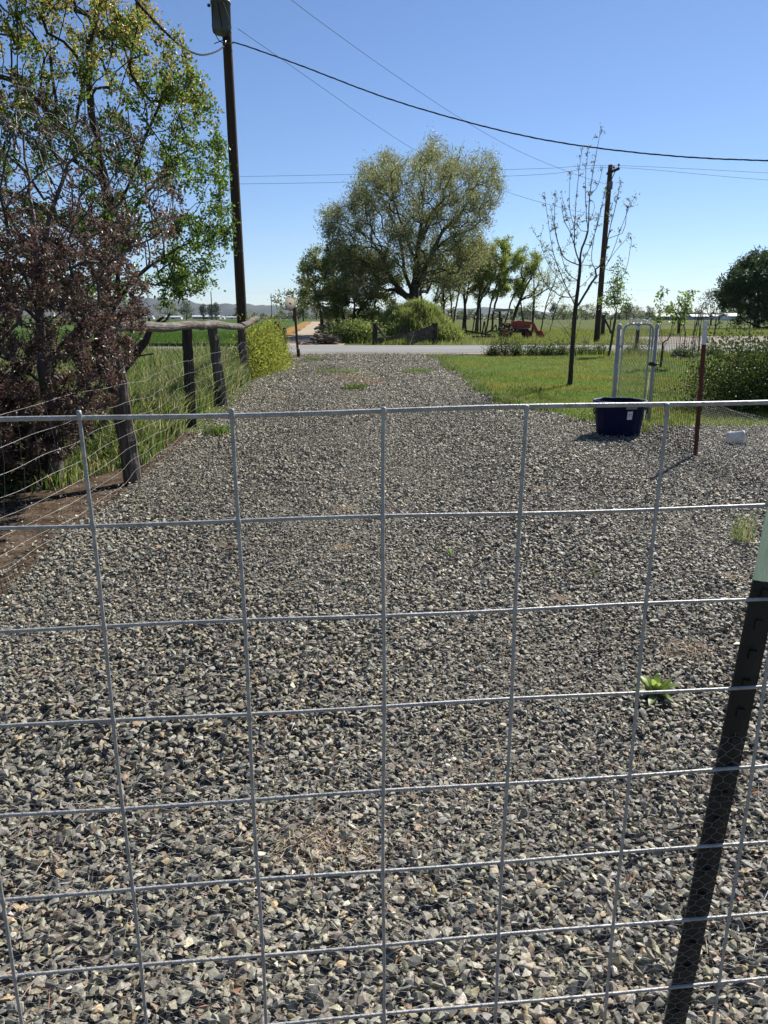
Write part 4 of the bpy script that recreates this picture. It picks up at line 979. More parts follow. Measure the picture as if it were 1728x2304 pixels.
for (x, y), l, s_ in (((762, 839), 'low green weed patch spreading across the far driveway', .34), ((707, 811), 'small green weed at the road end of the driveway by the dish post', .2), ((800, 876), 'green weed speck on the driveway below the wide weed patch', .14), ((940, 838), 'green weed patch on the driveway toward the lawn', .26),
                      ((1180, 880), 'loose grass clump at the lawn edge by the driveway', .2), ((985, 805), 'dark grass clump at the corner of lawn and driveway', .25), ((1093, 845), 'tall grass clump at the lawn edge beyond the loose clump', .25), ((492, 978), 'short green weed in the gravel by the dark timber post', .1)):
    tuft(l, gp(x, y), 260, .16, s_, [(.1, .15, .03), (.16, .2, .05), (.07, .12, .025)], 'blade', 'weed_tuft', 'green weeds along the driveway', (.3, 1.2), .012)
#@@TREES
# ================================================================== ACROSS THE ROAD
# broken board fence before the mound
wf = empty('broken_fence', (*gp(910, 772)[:2], 0), 'collapsed dark timber fence with slanting boards in front of the grassy mound', 'board fence')
bx = lambda x, y, Y=43.4: at(x, y, Y)
for x, y0_, y1_, r in ((843, 776, 727, .17), (910, 774, 730, .13), (977, 773, 727, .19)):
    a, b = bx(x, y0_), bx(x + 1, y1_); a[2] = -.05; MB().tube([a, (a + b) / 2, b], [r, r * .96, r * .9], 10).build('post', 'dark_wood', wf)
for p0, p1, wd in (((846, 732), (866, 758), .14), ((846, 771), (912, 752), .2), ((846, 764), (975, 751), .17), ((912, 762), (978, 738), .22), ((915, 757), (974, 733), .16), ((930, 770), (950, 763), .18), ((914, 770), (976, 757), .17)):
    MB().bar(bx(*p0, 43.2 + rng.normal() * .08), bx(*p1, 43.2 + rng.normal() * .08), wd, .06).build('board', 'weathered_wood', wf)
a, b = bx(925, 776, 42.6), bx(925, 747, 42.6); a[2] = -.05
wood_post(a, b, .18, .17, 'short pale grey post standing at the road edge before the collapsed fence', 'rail_wood')

# tractor
def tractor(base, rz):
    e = empty('tractor', base, 'red compact tractor with canopy and lowered front loader parked on the grass', 'tractor'); e.rotation_euler = (0, 0, rz); e['_local'] = 1
    hl = lambda m, n, mat, par=e, sm=False, bv=0: m.build(n, mat, par, sm, origin=(0, 0, 0), bevel=bv)
    # the empty sits at its base; parts are in its own axes, nose to +x
    for s in (-1, 1):
        c = (0, s * .62, .52)
        for (nm, X, r, wd, rr) in (('rear_wheel', 0, .52, .32, .3), ('front_wheel', 1.62, .33, .2, .18)):
            m = MB(); k = 40; th = np.linspace(0, 2 * np.pi, k, endpoint=False); yy = s * (.62 if X == 0 else .52)
            prof = [(rr, -wd / 2), (r * .93, -wd / 2), (r, -wd * .3), (r, wd * .3), (r * .93, wd / 2), (rr, wd / 2), (rr, -wd / 2)]
            V = [np.stack([X + q * (1 + (.03 * np.sign(np.sin(th * 10)) if q == r else 0)) * np.cos(th), np.full(k, yy + d), r + q * (1 + (.03 * np.sign(np.sin(th * 10)) if q == r else 0)) * np.sin(th)], -1) for q, d in prof]
            i = np.arange(len(prof) - 1)[:, None] * k; j = np.arange(k)[None]; j2 = (j + 1) % k
            m.add(np.concatenate(V), np.stack([i + j, i + j2, i + k + j2, i + k + j], -1).reshape(-1, 4))
            wh = m.build(nm, 'black_rubber', None, False); wh.parent = e
            mr_ = MB(); V = [np.stack([X + q * np.cos(th), np.full(k, yy + s * d), r + q * np.sin(th)], -1) for q, d in ((0, .06), (.08, .06), (.1, .0), (rr * .9, .02), (rr, wd * .4), (rr + .005, wd * .4))]
            i = np.arange(5)[:, None] * k; mr_.add(np.concatenate(V), np.stack([i + j, i + j2, i + k + j2, i + k + j], -1).reshape(-1, 4))
            rm = mr_.build('rim', 'tractor_orange', None, False); rm.parent = wh
    B = lambda: MB()
    hl(B().box((-.25, -.2, .42), (1.75, .2, .72)), 'chassis', 'dark_steel', bv=.02)
    hl(B().prism([(.72, .74), (1.78, .74), (1.84, .82), (1.82, 1.12), (1.7, 1.22), (.78, 1.3), (.72, 1.2)], -.25, .25), 'hood', 'tractor_red', bv=.03)
    hl(B().box((1.80, -.2, .76), (1.865, .2, 1.1)), 'grille', 'dark_steel', bv=.01)
    hl(B().box((.42, -.3, .72), (.74, .3, 1.28)), 'dashboard', 'tractor_red', bv=.03)
    hl(B().tube([(.5, 0, 1.25), (.36, 0, 1.45)], .02).tube([(.36 + .0 * t, .19 * math.sin(t), 1.45 + .19 * math.cos(t) * .5) for t in np.linspace(0, 6.28, 20)], .016, 6), 'steering_wheel', 'black_rubber')
    for s in (-1, 1):
        hl(B().prism([(-.5, .75), (-.42, 1.0), (-.2, 1.12), (.25, 1.12), (.45, .9), (.5, .6), (.44, .6), (.38, .86), (.2, 1.05), (-.18, 1.05), (-.36, .96), (-.44, .75)], s * .62 - .19, s * .62 + .19), 'fender', 'tractor_red')
        hl(B().tube([(-.42, s * .42, .7), (-.46, s * .46, 2.0)], .045, 8), 'roll_bar', 'dark_steel')
        hl(B().prism([(.78, 1.28), (.92, 1.3), (1.95, 1.2), (2.1, 1.1), (2.55, .3), (2.42, .26), (1.98, 1.0), (1.85, 1.08), (.9, 1.14), (.78, 1.12)], s * .42 - .04, s * .42 + .04), 'loader_arm', 'tractor_orange')
        hl(B().box((.8, s * .33 - .05, .5), (.98, s * .33 + .05, 1.22)), 'loader_bracket', 'tractor_red')
        hl(B().tube([(1.0, s * .42, .75), (1.75, s * .42, 1.02)], .035, 8), 'cylinder', 'line_metal')
    hl(B().prism([(-.98, 2.0), (-.9, 2.12), (.34, 2.16), (.46, 2.08), (.42, 1.99), (-.96, 1.93)], -.56, .56), 'canopy', 'beige_roof', bv=.02)
    hl(B().box((-.3, -.24, .92), (.12, .24, 1.06)).box((-.36, -.24, 1.06), (-.24, .24, 1.5)), 'seat', 'black_rubber', bv=.04)
    hl(B().tube([(1.35, .1, 1.2), (1.35, .1, 1.52)], .045, 10), 'exhaust', 'dark_steel')
    hl(B().prism([(2.4, .06), (2.95, .02), (2.98, .05), (2.55, .12), (2.5, .5), (2.62, .58), (2.58, .62), (2.42, .55)], -.72, .72).prism([(2.4, .06), (2.95, .02), (2.62, .58), (2.42, .55)], .7, .73).prism([(2.4, .06), (2.95, .02), (2.62, .58), (2.42, .55)], -.73, -.7), 'bucket', 'tractor_red')
    hl(B().box((1.45, -.5, .28), (1.75, .5, .38)), 'front_axle', 'dark_steel')
    return e
TY = 56.0; tb_ = at(1136, 760, TY); tr = tractor((tb_[0], TY, 0), R(-4)); tr.scale = (1.0,) * 3
# boom mower hitched behind
im = empty('boom_mower', (tb_[0] - 2, TY, 0), 'long low black boom mower on the grass behind the red tractor', 'mower')
ip = lambda dx, z, dy=0: (tb_[0] + dx, TY + dy, z)
MB().bar(ip(-3.0, .55), ip(-1.0, .22), .12, .2).build('boom', 'dark_steel', im); MB().box(ip(-2.4, .05, -.3), ip(-.75, .2, .4)).build('deck', 'dark_steel', im, bevel=.02)
MB().tube([ip(-1.75, .2), ip(-1.6, 1.25)], .05, 8).tube([ip(-1.45, .2, .1), ip(-1.55, 1.2, .1)], .04, 8).tube([ip(-1.6, 1.22), ip(-1.5, 1.2, .1)], .04, 8).build('upright', 'dark_steel', im)
MB().tube([ip(-1.5, .35), ip(-.9, .7), ip(-.72, 1.0)], .045, 8).tube([ip(-.72, 1.0), ip(-.62, .5), ip(-.45, .5)], .05, 8).build('linkage', 'dark_steel', im)

# clods and pipes on the lane
def clod_pile(c, size, n, label):
    V, Fc, C = [], [], []; pr = stone_protos(8, 16, 21)
    e = MB(); pv_, pf = pr[0]; e.add(pv_ * np.array([size[0] * 1.1, size[1] * 1.3, size[2] * 1.6]) + np.array([c[0], c[1], 0]), pf)
    for i in range(n):
        pv_, pf = pr[rng.integers(0, 8)]; s_ = rng.uniform(.15, .5) * size[2] * 1.4; q = np.clip(rng.normal(0, .3, 2), -.5, .5); r2 = math.hypot(*q)
        z = max(0, 1 - r2 * 1.1) * size[2] * rng.random()
        e.add(pv_ * s_ + np.array([c[0] + q[0] * size[0], c[1] + q[1] * size[1], z + s_ * .15]), pf)
    return tag(e.build('dirt_pile', 'clod', None, False, origin=(c[0], c[1], 0)), label, 'dirt pile', 'heaps of earth along the dirt lane')
clod_pile((gp(728, 774)[0] + .1, 43.2), (1.6, 1.2, .75), 150, 'largest heap of torn earth beside the road at the mouth of the dirt lane')
clod_pile((gp(690, 775)[0], 42.3), (1.6, .5, .3), 50, 'low spread of earth across the road end of the dirt lane')
for (x, y, Y), sz, l in (((738, 750, 55), (1.6, 2.5, 1.1), 'second heap of earth along the dirt lane, behind the largest'), ((735, 738, 75), (1.8, 4, 1.1), 'heap of earth halfway along the dirt lane'), ((738, 733, 100), (2.2, 5, 1.3), 'farthest low heap of earth on the dirt lane')):
    c = at(x, y, Y); clod_pile((c[0], Y), sz, 90, l)
# wire fence with stakes in the far field, brace by the second pole
ff = empty('field_fence', (*gp(1520, 748)[:2], 0), 'line of thin stakes with wires along the far side of the gravel lot', 'wire fence')
fx = [1372, 1478, 1527, 1608, 1686, 1760]
for x in fx:
    Y = 66.3; a = at(x, 748, Y); a[2] = -.05; MB().tube([a, a + [0, 0, 1.55]], .11 if x == 1527 else .055, 8).build('post', 'dark_wood', ff)
for z in (.5, .95, 1.35): MB().tube([(at(x, 748, 66.3)[0], 66.3, z) for x in fx], .008, 4).build('wire', 'line_metal', ff)
br = empty('fence_brace', (*gp(1355, 757)[:2], 0), 'dark corner post with a diagonal timber brace beside the bare utility pole', 'fence brace')
b0 = np.array(br.location); MB().tube([b0 - [0, 0, .05], b0 + [.0, 0, 1.75]], .16, 10).build('post', 'dark_wood', br); MB().tube([b0 + [.1, 0, 1.4], b0 + [.95, .1, .0]], .08, 8).build('strut', 'dark_wood', br)

# ================================================================== TREES
def ellips(n, c, s, hollow=0.0):
    q = rng.normal(0, 1, (n, 3)); q /= np.linalg.norm(q, axis=1)[:, None]; q *= (hollow + (1 - hollow) * rng.random((n, 1)) ** .45)
    return np.asarray(c) + q * np.asarray(s)

# --- purple-leaved tree by the fence
CY0 = 6.7
base = gp(120, 1075); base[2] = 0; base = np.array([base[0], 6.55, 0]); base[0] = at(122, 1080, 6.55)[0]
T = Tree(120000)
pp = lambda pts, Y0, Y1: [at(x, y, Y0 + (Y1 - Y0) * i / max(1, len(pts) - 1)) for i, (x, y) in enumerate(pts)]
T.path([base - [0, 0, .1]] + pp([(115, 980), (104, 860), (90, 700), (88, 633), (105, 535), (123, 452), (155, 369), (174, 340), (231, 307), (271, 297), (325, 318), (362, 362)], 6.55, 6.2), .15, .008, True)
T.path(pp([(155, 369), (120, 338), (83, 318), (29, 286), (-20, 255), (-110, 215)], 6.4, 6.0), .15, .008)
T.path(pp([(123, 452), (98, 380), (95, 300), (101, 250), (145, 217), (192, 192), (253, 203), (307, 224), (360, 290)], 6.5, 7.2), .15, .008)
T.path(pp([(98, 800), (84, 650), (80, 524), (70, 440), (58, 362), (50, 250), (66, 150)], 6.6, 7.3), .15, .008)
T.path(pp([(90, 690), (40, 600), (-40, 500), (-150, 420)], 6.6, 6.2), .15, .01)
T.path(pp([(100, 820), (180, 740), (260, 700), (330, 690)], 6.6, 6.1), .15, .01)
T.path(pp([(88, 640), (150, 560), (230, 520), (330, 500), (420, 480)], 6.6, 6.4), .15, .01)
T.path(pp([(104, 880), (40, 820), (-60, 780), (-160, 760)], 6.55, 6.0), .15, .01)
low = [(-260, 520), (120, 520), (260, 590), (345, 640), (330, 720), (300, 790), (250, 900), (160, 985), (60, 1010), (-260, 1010)]
upp = [(-260, 160), (60, 180), (170, 215), (290, 250), (380, 340), (420, 450), (370, 560), (300, 620), (200, 560), (-260, 560)]
A = np.concatenate([px_scatter(low, 1300, 6.45, 1.25), px_scatter(upp, 950, 6.6, 1.2)]); lw_ = px_scatter([(-260, 880), (190, 880), (205, 960), (130, 1050), (-260, 1090)], 420, 6.5, .7); A = np.concatenate([A, lw_[lw_[:, 2] > .08]]); A = A[(A[:, 0] < -1.95) | (A[:, 2] > 1.75)]
T.reach(A, bf=.28, step=.13, up=.25, wob=.012, down=.2, sag=.08); T.finish(.08, .0021)
n = 175000; P, D, ii = T.leaf_points(n, 1, .022)
zz = P[:, 2]; d3 = P[:, 1]
keep = rng.random(n) < np.clip(1.0 - (zz - 1.05) * .6, .035, 1); P, D = P[keep], D[keep]; n = len(P)
cols = palette(n, [(.056, .032, .031), (.085, .046, .043), (.04, .027, .025), (.115, .06, .052), (.085, .06, .043), (.125, .083, .05), (.19, .13, .1), (.15, .082, .058), (.075, .07, .034)], .25)  # palest pinkish browns paint sun glint and sheen into the leaf colour
lm = leaves_mesh('crown', P, D + rng.normal(0, .9, (n, 3)), rng.uniform(.024, .048, n), rng.uniform(.011, .02, n), cols, .2)
plant_tree('purple_leaf_tree', T, base, 'dark purple-leaved crab apple tree with arching bare twigs at the timber post fence', 'tree', 'twig_bark', 'purple_leaf', lm, None, .02, .25)

# low undergrowth below it
shrub('dark_shrub', 'dark low shrub in the shade under the purple-leaved tree', 'shrub', (-3.9, 6.4, 0), (2.3, 2.0, 1.35), 8000, .05, [(.03, .05, .014), (.05, .07, .02), (.05, .03, .02)], 'dark_leaf', bumps=6)
lt = Tree(2000); lb = gp(165, 985); lb[2] = 0
lt.path([lb, at(215, 930, lb[1]), at(255, 860, lb[1] + .1), at(300, 800, lb[1] + .2), at(345, 735, lb[1] + .3), at(362, 714, lb[1] + .35)], .2, .012, True)
for q_ in ([(330, 757), (336, 735), (334, 716)], [(290, 815), (318, 800), (345, 797)], [(350, 728), (372, 722), (385, 706)]): lt.path([at(x, y, lb[1] + .25) for x, y in q_], .08, .006)
lt.finish(.065, .016)
plant_tree('dead_tree', lt, lb, 'leaning dark dead trunk rising through the weeds behind the leaning brown post', 'dead tree', 'bark', None, None)

# --- big green maple behind
MY = 13.2; base = np.array([at(236, 800, MY)[0], MY, 0]); T = Tree(140000)
T.path([base - [0, 0, .1]] + pp([(233, 800), (232, 700), (235, 600), (243, 500), (236, 400), (215, 300), (200, 180), (210, 60), (240, -80), (250, -250)], MY, MY), .25, .015, True)
T.path(pp([(233, 735), (270, 670), (300, 630), (335, 600), (400, 560)], MY, MY - .5), .25, .015)
T.path(pp([(232, 700), (262, 690), (268, 600), (290, 500), (350, 400), (420, 340), (480, 330)], MY, MY + .3), .25, .015)
T.path(pp([(243, 500), (300, 400), (330, 300), (380, 200), (420, 160)], MY, MY - .8), .25, .015)
T.path(pp([(236, 400), (150, 300), (60, 200), (-60, 150), (-200, 80)], MY, MY - .6), .25, .015)
T.path(pp([(30, 210), (54, 195), (145, 163), (166, 112), (224, 22), (262, -70), (300, -180)], MY - .7, MY - 1.2), .25, .015)
T.path(pp([(235, 600), (160, 520), (60, 450), (-100, 400)], MY, MY + .5), .25, .015)
T.path(pp([(232, 720), (160, 640), (50, 600), (-100, 560)], MY, MY + 1), .25, .015)
env = [(-500, -420), (250, -420), (330, -200), (300, -60), (345, 20), (395, 60), (415, 120), (455, 180), (480, 245), (500, 315), (515, 390), (525, 480), (523, 560), (495, 600), (460, 640), (385, 690), (345, 640), (300, 700), (-500, 700)]
A = px_scatter(env, 1900, MY, 2.3)
xr = (np.abs(A[:, 1] - MY) / 2.4); kx = A[:, 0] < at(520, 400, MY)[0] - .7 * xr ** 2; A = A[kx]
edge_pts = [(415, 130), (440, 165), (458, 178), (470, 215), (487, 250), (462, 275), (480, 300), (500, 335), (490, 360), (512, 370), (505, 400), (520, 465), (523, 500), (510, 530), (526, 560), (500, 590), (470, 610), (485, 640), (455, 655), (400, 660), (370, 685), (420, 620), (440, 560), (480, 560), (450, 500), (480, 440), (380, 90), (340, 30), (365, 60), (330, -10), (395, 650), (350, 640)]
A = np.concatenate([A, [at(x, y, MY + rng.normal() * .7) for x, y in edge_pts]])
T.reach(A, bf=.3, step=.16, up=.3, wob=.014, down=.35); T.finish(.15, .004)
n = 140000; P, D, ii = T.leaf_points(n, 2, .055)
k_ = rng.random(n) < np.clip(1.15 - .14 * np.maximum(P[:, 2] - 3, 0) - .06 * np.maximum(-5.2 - P[:, 0], 0), .45, 1); P, D = P[k_], D[k_]; n = len(P)
hgt = np.clip((P[:, 2] - 4.2) / 2.0, 0, 1); yl = rng.random(n) < hgt * .75
cols = palette(n, [(.075, .13, .018), (.1, .16, .025), (.055, .1, .015), (.13, .18, .03), (.045, .08, .013)], .2)
cols[yl] = palette(int(yl.sum()), [(.27, .22, .055), (.23, .2, .05), (.31, .23, .07), (.19, .185, .05)], .15)
lm = leaves_mesh('crown', P, D * .5 + rng.normal(0, .8, (n, 3)) + np.array([0, 0, .15]), rng.uniform(.04, .075, n), rng.uniform(.026, .05, n), cols, .22)
plant_tree('maple_tree', T, base, 'large green maple with yellow blossom near its top behind the purple-leaved tree', 'tree', 'bark', 'leaf', lm, None, .03, .2)

# --- sapling on the lawn, branches as they grow
SB = gp(1281, 868); SY = SB[1]; T = Tree(20000)
sx = lambda x, y: (1150 + x * 300 / 1053, 270 + y * 630 / 2212)
def br_(pts, dy):
    q = [sx(*p) for p in pts]; return [at(x, y, SY + dy * (i / (len(q) - 1)) ** 1.2) for i, (x, y) in enumerate(q)]
SB[2] = 0
T.path([SB - [0, 0, .05]] + [at(*sx(x, y), SY) for x, y in ((467, 2060), (480, 1850), (494, 1650), (508, 1480), (522, 1380), (534, 1270), (546, 1150), (545, 1090), (560, 1010), (605, 880), (620, 600), (660, 330), (710, 60))], .1, .002, True)
BR = [([(505, 1470), (400, 1240), (330, 1040), (290, 780), (260, 570)], .5), ([(510, 1400), (380, 1385), (250, 1260), (200, 1100), (195, 1010)], -.5), ([(505, 1460), (400, 1290), (290, 1130), (235, 970), (255, 830)], -.8), ([(330, 1045), (240, 980), (160, 850)], .6),
      ([(525, 1290), (470, 1270), (360, 1130), (290, 1030)], .3), ([(543, 1145), (430, 1100), (380, 1000), (340, 830), (350, 600)], .7), ([(400, 1050), (470, 900), (430, 720), (390, 560)], .5), ([(520, 1270), (440, 1200), (400, 1080), (330, 800), (320, 700)], -.7),
      ([(543, 1130), (500, 1000), (508, 700), (530, 450), (562, 210)], -.4), ([(503, 860), (462, 700), (465, 430)], .4), ([(606, 870), (588, 650), (588, 430), (610, 220)], .5), ([(548, 1150), (620, 1010), (690, 800), (740, 560)], -.8),
      ([(622, 600), (690, 510), (722, 370)], .2), ([(525, 1475), (640, 1280), (730, 1180), (790, 1070), (880, 820), (980, 590)], .6), ([(690, 1200), (640, 1140), (650, 950), (720, 660), (745, 560)], .9), ([(730, 1150), (770, 900), (830, 660), (860, 510)], .8),
      ([(730, 1180), (830, 1030), (930, 920)], -.4), ([(640, 1280), (800, 1285), (900, 1200), (950, 960)], -.7), ([(550, 1145), (700, 1160), (800, 1190), (865, 1110)], 1.0), ([(745, 1000), (765, 800), (800, 660)], .2), ([(570, 900), (520, 810), (575, 740)], .5),
      ([(610, 820), (660, 690), (640, 640)], .4), ([(370, 1390), (440, 1330)], -.2), ([(540, 1330), (640, 1220), (700, 1150)], .5), ([(850, 940), (900, 840), (910, 740), (945, 640)], -.3), ([(500, 1000), (470, 900), (420, 800), (400, 700)], -.5), ([(620, 1010), (660, 900), (680, 800)], .6)]
for pts, dy in BR: T.path(br_(pts, dy), .1, .003)
for i_ in rng.integers(30, T.n, 170):
    if T.P[i_, 2] > 1.7:
        dr_ = unit(rng.normal(0, 1, 3) + [0, 0, .7]) * rng.uniform(.03, .13); a_ = T.P[i_].copy(); T.path([a_, a_ + dr_ * .5 + rng.normal(0, .006, 3), a_ + dr_], .06, .002)
T.finish(.05, .0036)
n = 1900; P, D, ii = T.leaf_points(n, 1, .012)
tipd = np.array([T.P[t] for t in T.tips]); tp = tipd[rng.integers(0, len(tipd), 700)] + rng.normal(0, .04, (700, 3)); big = rng.random(n) < .25
P2 = np.concatenate([P, tp]); n2 = len(P2)
lm = leaves_mesh('crown', P2, np.concatenate([D, np.tile([0, 0, 1.0], (700, 1))]) + rng.normal(0, .6, (n2, 3)) + [0, 0, .3], rng.uniform(.025, .06, n2), rng.uniform(.014, .026, n2), palette(n2, [(.1, .12, .03), (.16, .19, .045), (.06, .05, .025), (.09, .06, .035)], .2))
plant_tree('young_tree', T, SB, 'nearly bare young tree with upswept budding branches standing on the mown lawn', 'tree', 'bark', 'leaf', lm, None, .02, .35)

# --- leafy young trees at the lawn's far side
def whip(base, uprights, label, n, leaf=.1, side=(), rb=.035, lw=.07, group=None):
    T = Tree(6000); base = np.array([base[0], base[1], 0.]); Y = base[1]
    T.path([base - [0, 0, .05]] + [at(x, y, Y) for x, y in uprights[0]], .12, .004, True)
    for u_ in uprights[1:]: T.path([at(x, y, Y + rng.normal() * .25) for x, y in u_], .12, .004)
    T.finish(rb, .008); nn = T.n; z = T.P[:nn, 2]; zc = side
    i = np.where((z > zc) & (T.r < rb * .75))[0]; i = i[rng.integers(0, len(i), n)]
    P = T.P[i] + rng.normal(0, lw, (n, 3)); D = rng.normal(0, 1, (n, 3)) + [0, 0, -.25]
    lm = leaves_mesh('crown', P, D, leaf * rng.uniform(.6, 1.2, n), leaf * .5 * rng.uniform(.7, 1.2, n), palette(n, [(.1, .16, .03), (.13, .19, .04), (.07, .12, .02), (.17, .2, .06)], .2), .2)
    return plant_tree('young_tree', T, base, label, 'tree', 'grey_bark', 'leaf', lm, group, .02)
b = gp(1369, 801); whip(b, [[(1377, 760), (1388, 690), (1389, 640), (1391, 600)], [(1384, 715), (1370, 690), (1358, 676)], [(1386, 712), (1398, 690), (1412, 676)], [(1387, 700), (1379, 660), (1381, 640)], [(1388, 690), (1397, 650), (1396, 630)], [(1384, 730), (1420, 702), (1436, 695)], [(1385, 700), (1371, 680), (1366, 672)]], 'slim leafy young tree like a spire right of the bare utility pole'.replace('right of', 'next to'), 900, .12, 1.95, .05, .13)
b = gp(1486, 826); whip(b, [[(1491, 790), (1500, 770), (1523, 715), (1532, 670), (1556, 663)][:4], [(1492, 785), (1487, 745), (1484, 700), (1489, 654)], [(1500, 768), (1535, 715), (1543, 690), (1553, 662)], [(1500, 770), (1515, 720), (1507, 690)], [(1495, 780), (1480, 750), (1478, 720)]], 'multi-stemmed leafy young tree with bare lower stems beyond the square wire mesh', 620, .12, 1.35, .04, .08)
whip(gp(1296, 802), [[(1290, 770), (1283, 730), (1270, 690), (1262, 640)], [(1289, 765), (1255, 720), (1225, 690), (1205, 690)], [(1290, 775), (1302, 740), (1312, 700)], [(1287, 760), (1262, 740), (1230, 728)], [(1284, 735), (1292, 700), (1296, 660)]], 'wispy pale twig shrub at the lawn edge behind the bare young tree', 260, .07, .5, .025, .09)

# --- weed clumps along the road edge of the lawn
W1 = [(.04, .065, .015), (.06, .09, .022), (.1, .13, .035), (.028, .045, .011)]
for k_, (x, y, sx_, sz_, l) in enumerate(((1136, 800, 1.3, 1.5, 'tall leafy weed clump standing before the tractor wheel'), (1109, 801, 1.2, .75, 'low weed clump by the driveway end of the lawn edge'), (1161, 801, .9, .85, 'narrow weed clump beside the tall leafy one'), (1197, 800, 1.9, .75, 'dark round weed clump at the lawn edge under the tractor bucket'),
        (1232, 800, 1.7, .75, 'broad weed clump between the dark round one and the bare young tree'), (1262, 799, 1.3, .8, 'weed clump touching the trunk line of the bare young tree'), (1312, 798, 1.5, .6, 'weed clump between the bare young tree and the utility pole'), (1350, 798, 1.1, .55, 'weed clump at the foot of the bare utility pole'), (1425, 797, 2.0, .6, 'dark weed clump seen through the chain-link gate'),
        (1535, 803, 1.8, .6, 'weed clump with bare canes seen through the square wire mesh'), (1600, 800, 1.6, .7, 'weed clump behind the white tip of the red post'))):
    g = gp(x, y); shrub('weed_clump', l, 'weeds', g, (sx_ * .9, .8, sz_), 1000, .07, W1 if k_ != 3 else [(.025, .045, .012), (.05, .08, .02)], 'leaf', stems=14, stemr=.008, group='weed clumps along the road edge of the lawn', bumps=4, hollow=.1)
cn = empty('cane_clump', gp(1540, 801), 'cluster of bare upright grey canes seen through the square wire mesh', 'shrub'); m = MB(); b0 = gp(1555, 801)
for i in range(16): a = b0 + [rng.normal() * .35, rng.normal() * .3, 0]; m.tube([a, a + [rng.normal() * .06, 0, .9], a + [rng.normal() * .15, rng.normal() * .1, rng.uniform(1.3, 2.1)]], .012, 4)
m.build('stem', 'grey_bark', cn)

shrub('weed_clump', 'wide low mass of pale weeds between the dirt lane and the collapsed fence', 'weeds', gp(800, 771), (4.2, 2.2, 1.35), 5000, .16, [(.13, .17, .04), (.17, .2, .055), (.09, .12, .03)], 'leaf', stems=40, stemr=.012, bumps=14, hollow=.05, stray=.3)
# --- big willow-like tree across the road
BY = 62; base = np.array([at(925, 745, BY)[0], BY, 0]); T = Tree(90000)
bp = lambda pts, dy=0: [at(650 + x * 600 / 1659, 300 + y * 460 / 1272, BY + dy * i / max(1, len(pts) - 1)) for i, (x, y) in enumerate(pts)]
T.path([base - [0, 0, .3]] + bp([(775, 1040), (785, 900), (800, 740), (820, 560), (835, 400), (850, 250), (900, 60)]), .6, .03, True)
for pts, dy in (([(770, 1000), (720, 860), (690, 650), (620, 480), (540, 330), (480, 220)], 2), ([(745, 1030), (650, 920), (560, 730), (430, 600), (300, 520), (200, 500)], -3), ([(720, 1030), (620, 880), (480, 800), (330, 790), (230, 900)], -4), ([(800, 940), (860, 820), (950, 620), (1080, 480), (1160, 330), (1230, 180)], 2),
                ([(830, 880), (900, 740), (1000, 650), (1130, 600), (1240, 500)], -3), ([(800, 900), (900, 730), (1000, 740), (1090, 850), (1100, 930)], -2), ([(790, 930), (940, 900), (1050, 960), (1100, 1005)], 1), ([(810, 700), (880, 560), (960, 400), (1020, 200)], 4), ([(790, 800), (730, 640), (650, 420), (640, 260)], -4), ([(800, 760), (840, 600), (900, 480), (1000, 380), (1100, 300)], -5)):
    T.path(bp(pts, dy), .6, .03)
env = [(640 / 1, 100), (700, 200), (830, 90), (900, 40), (1000, 130), (1130, 120), (1240, 120), (1310, 200), (1320, 330), (1280, 480), (1230, 700), (1200, 850), (1060, 980), (900, 960), (650, 860), (560, 1000), (350, 1000), (260, 760), (220, 620), (230, 480), (380, 350), (460, 220), (540, 160)]
q = scatter(np.array(env, float), n=1300); cxr = np.abs(q[:, 0] - 780) / 560
A = np.array([at(650 + x * 600 / 1659, 300 + y * 460 / 1272, BY + (rng.random() * 2 - 1) * 6.5 * math.sqrt(max(.05, 1 - c * c))) for (x, y), c in zip(q, np.minimum(cxr, 1))])
ctr = np.array([A[:, 0].mean(), BY, A[:, 2].mean()]); A = A + unit(A - ctr) * np.abs(rng.normal(0, .38, (len(A), 1))) - unit(A - ctr) * .35 + rng.normal(0, .2, A.shape)
T.reach(A, bf=.3, step=.5, up=.35, wob=.06, down=.3, sag=.04); T.finish(.5, .016)
n = 76000; P, D, ii = T.leaf_points(n, 3, .28)
cols = palette(n, [(.135, .16, .055), (.175, .2, .07), (.105, .13, .042), (.19, .18, .085), (.21, .235, .085), (.14, .12, .065)], .2)
lm = leaves_mesh('crown', P, D * .9 + rng.normal(0, .6, (n, 3)), rng.uniform(.14, .34, n), rng.uniform(.04, .07, n), cols, .2)
plant_tree('willow_tree', T, base, 'huge spreading willow with sparse pale young leaves behind the grassy mound', 'tree', 'bark', 'leaf', lm, None, .12, .3)

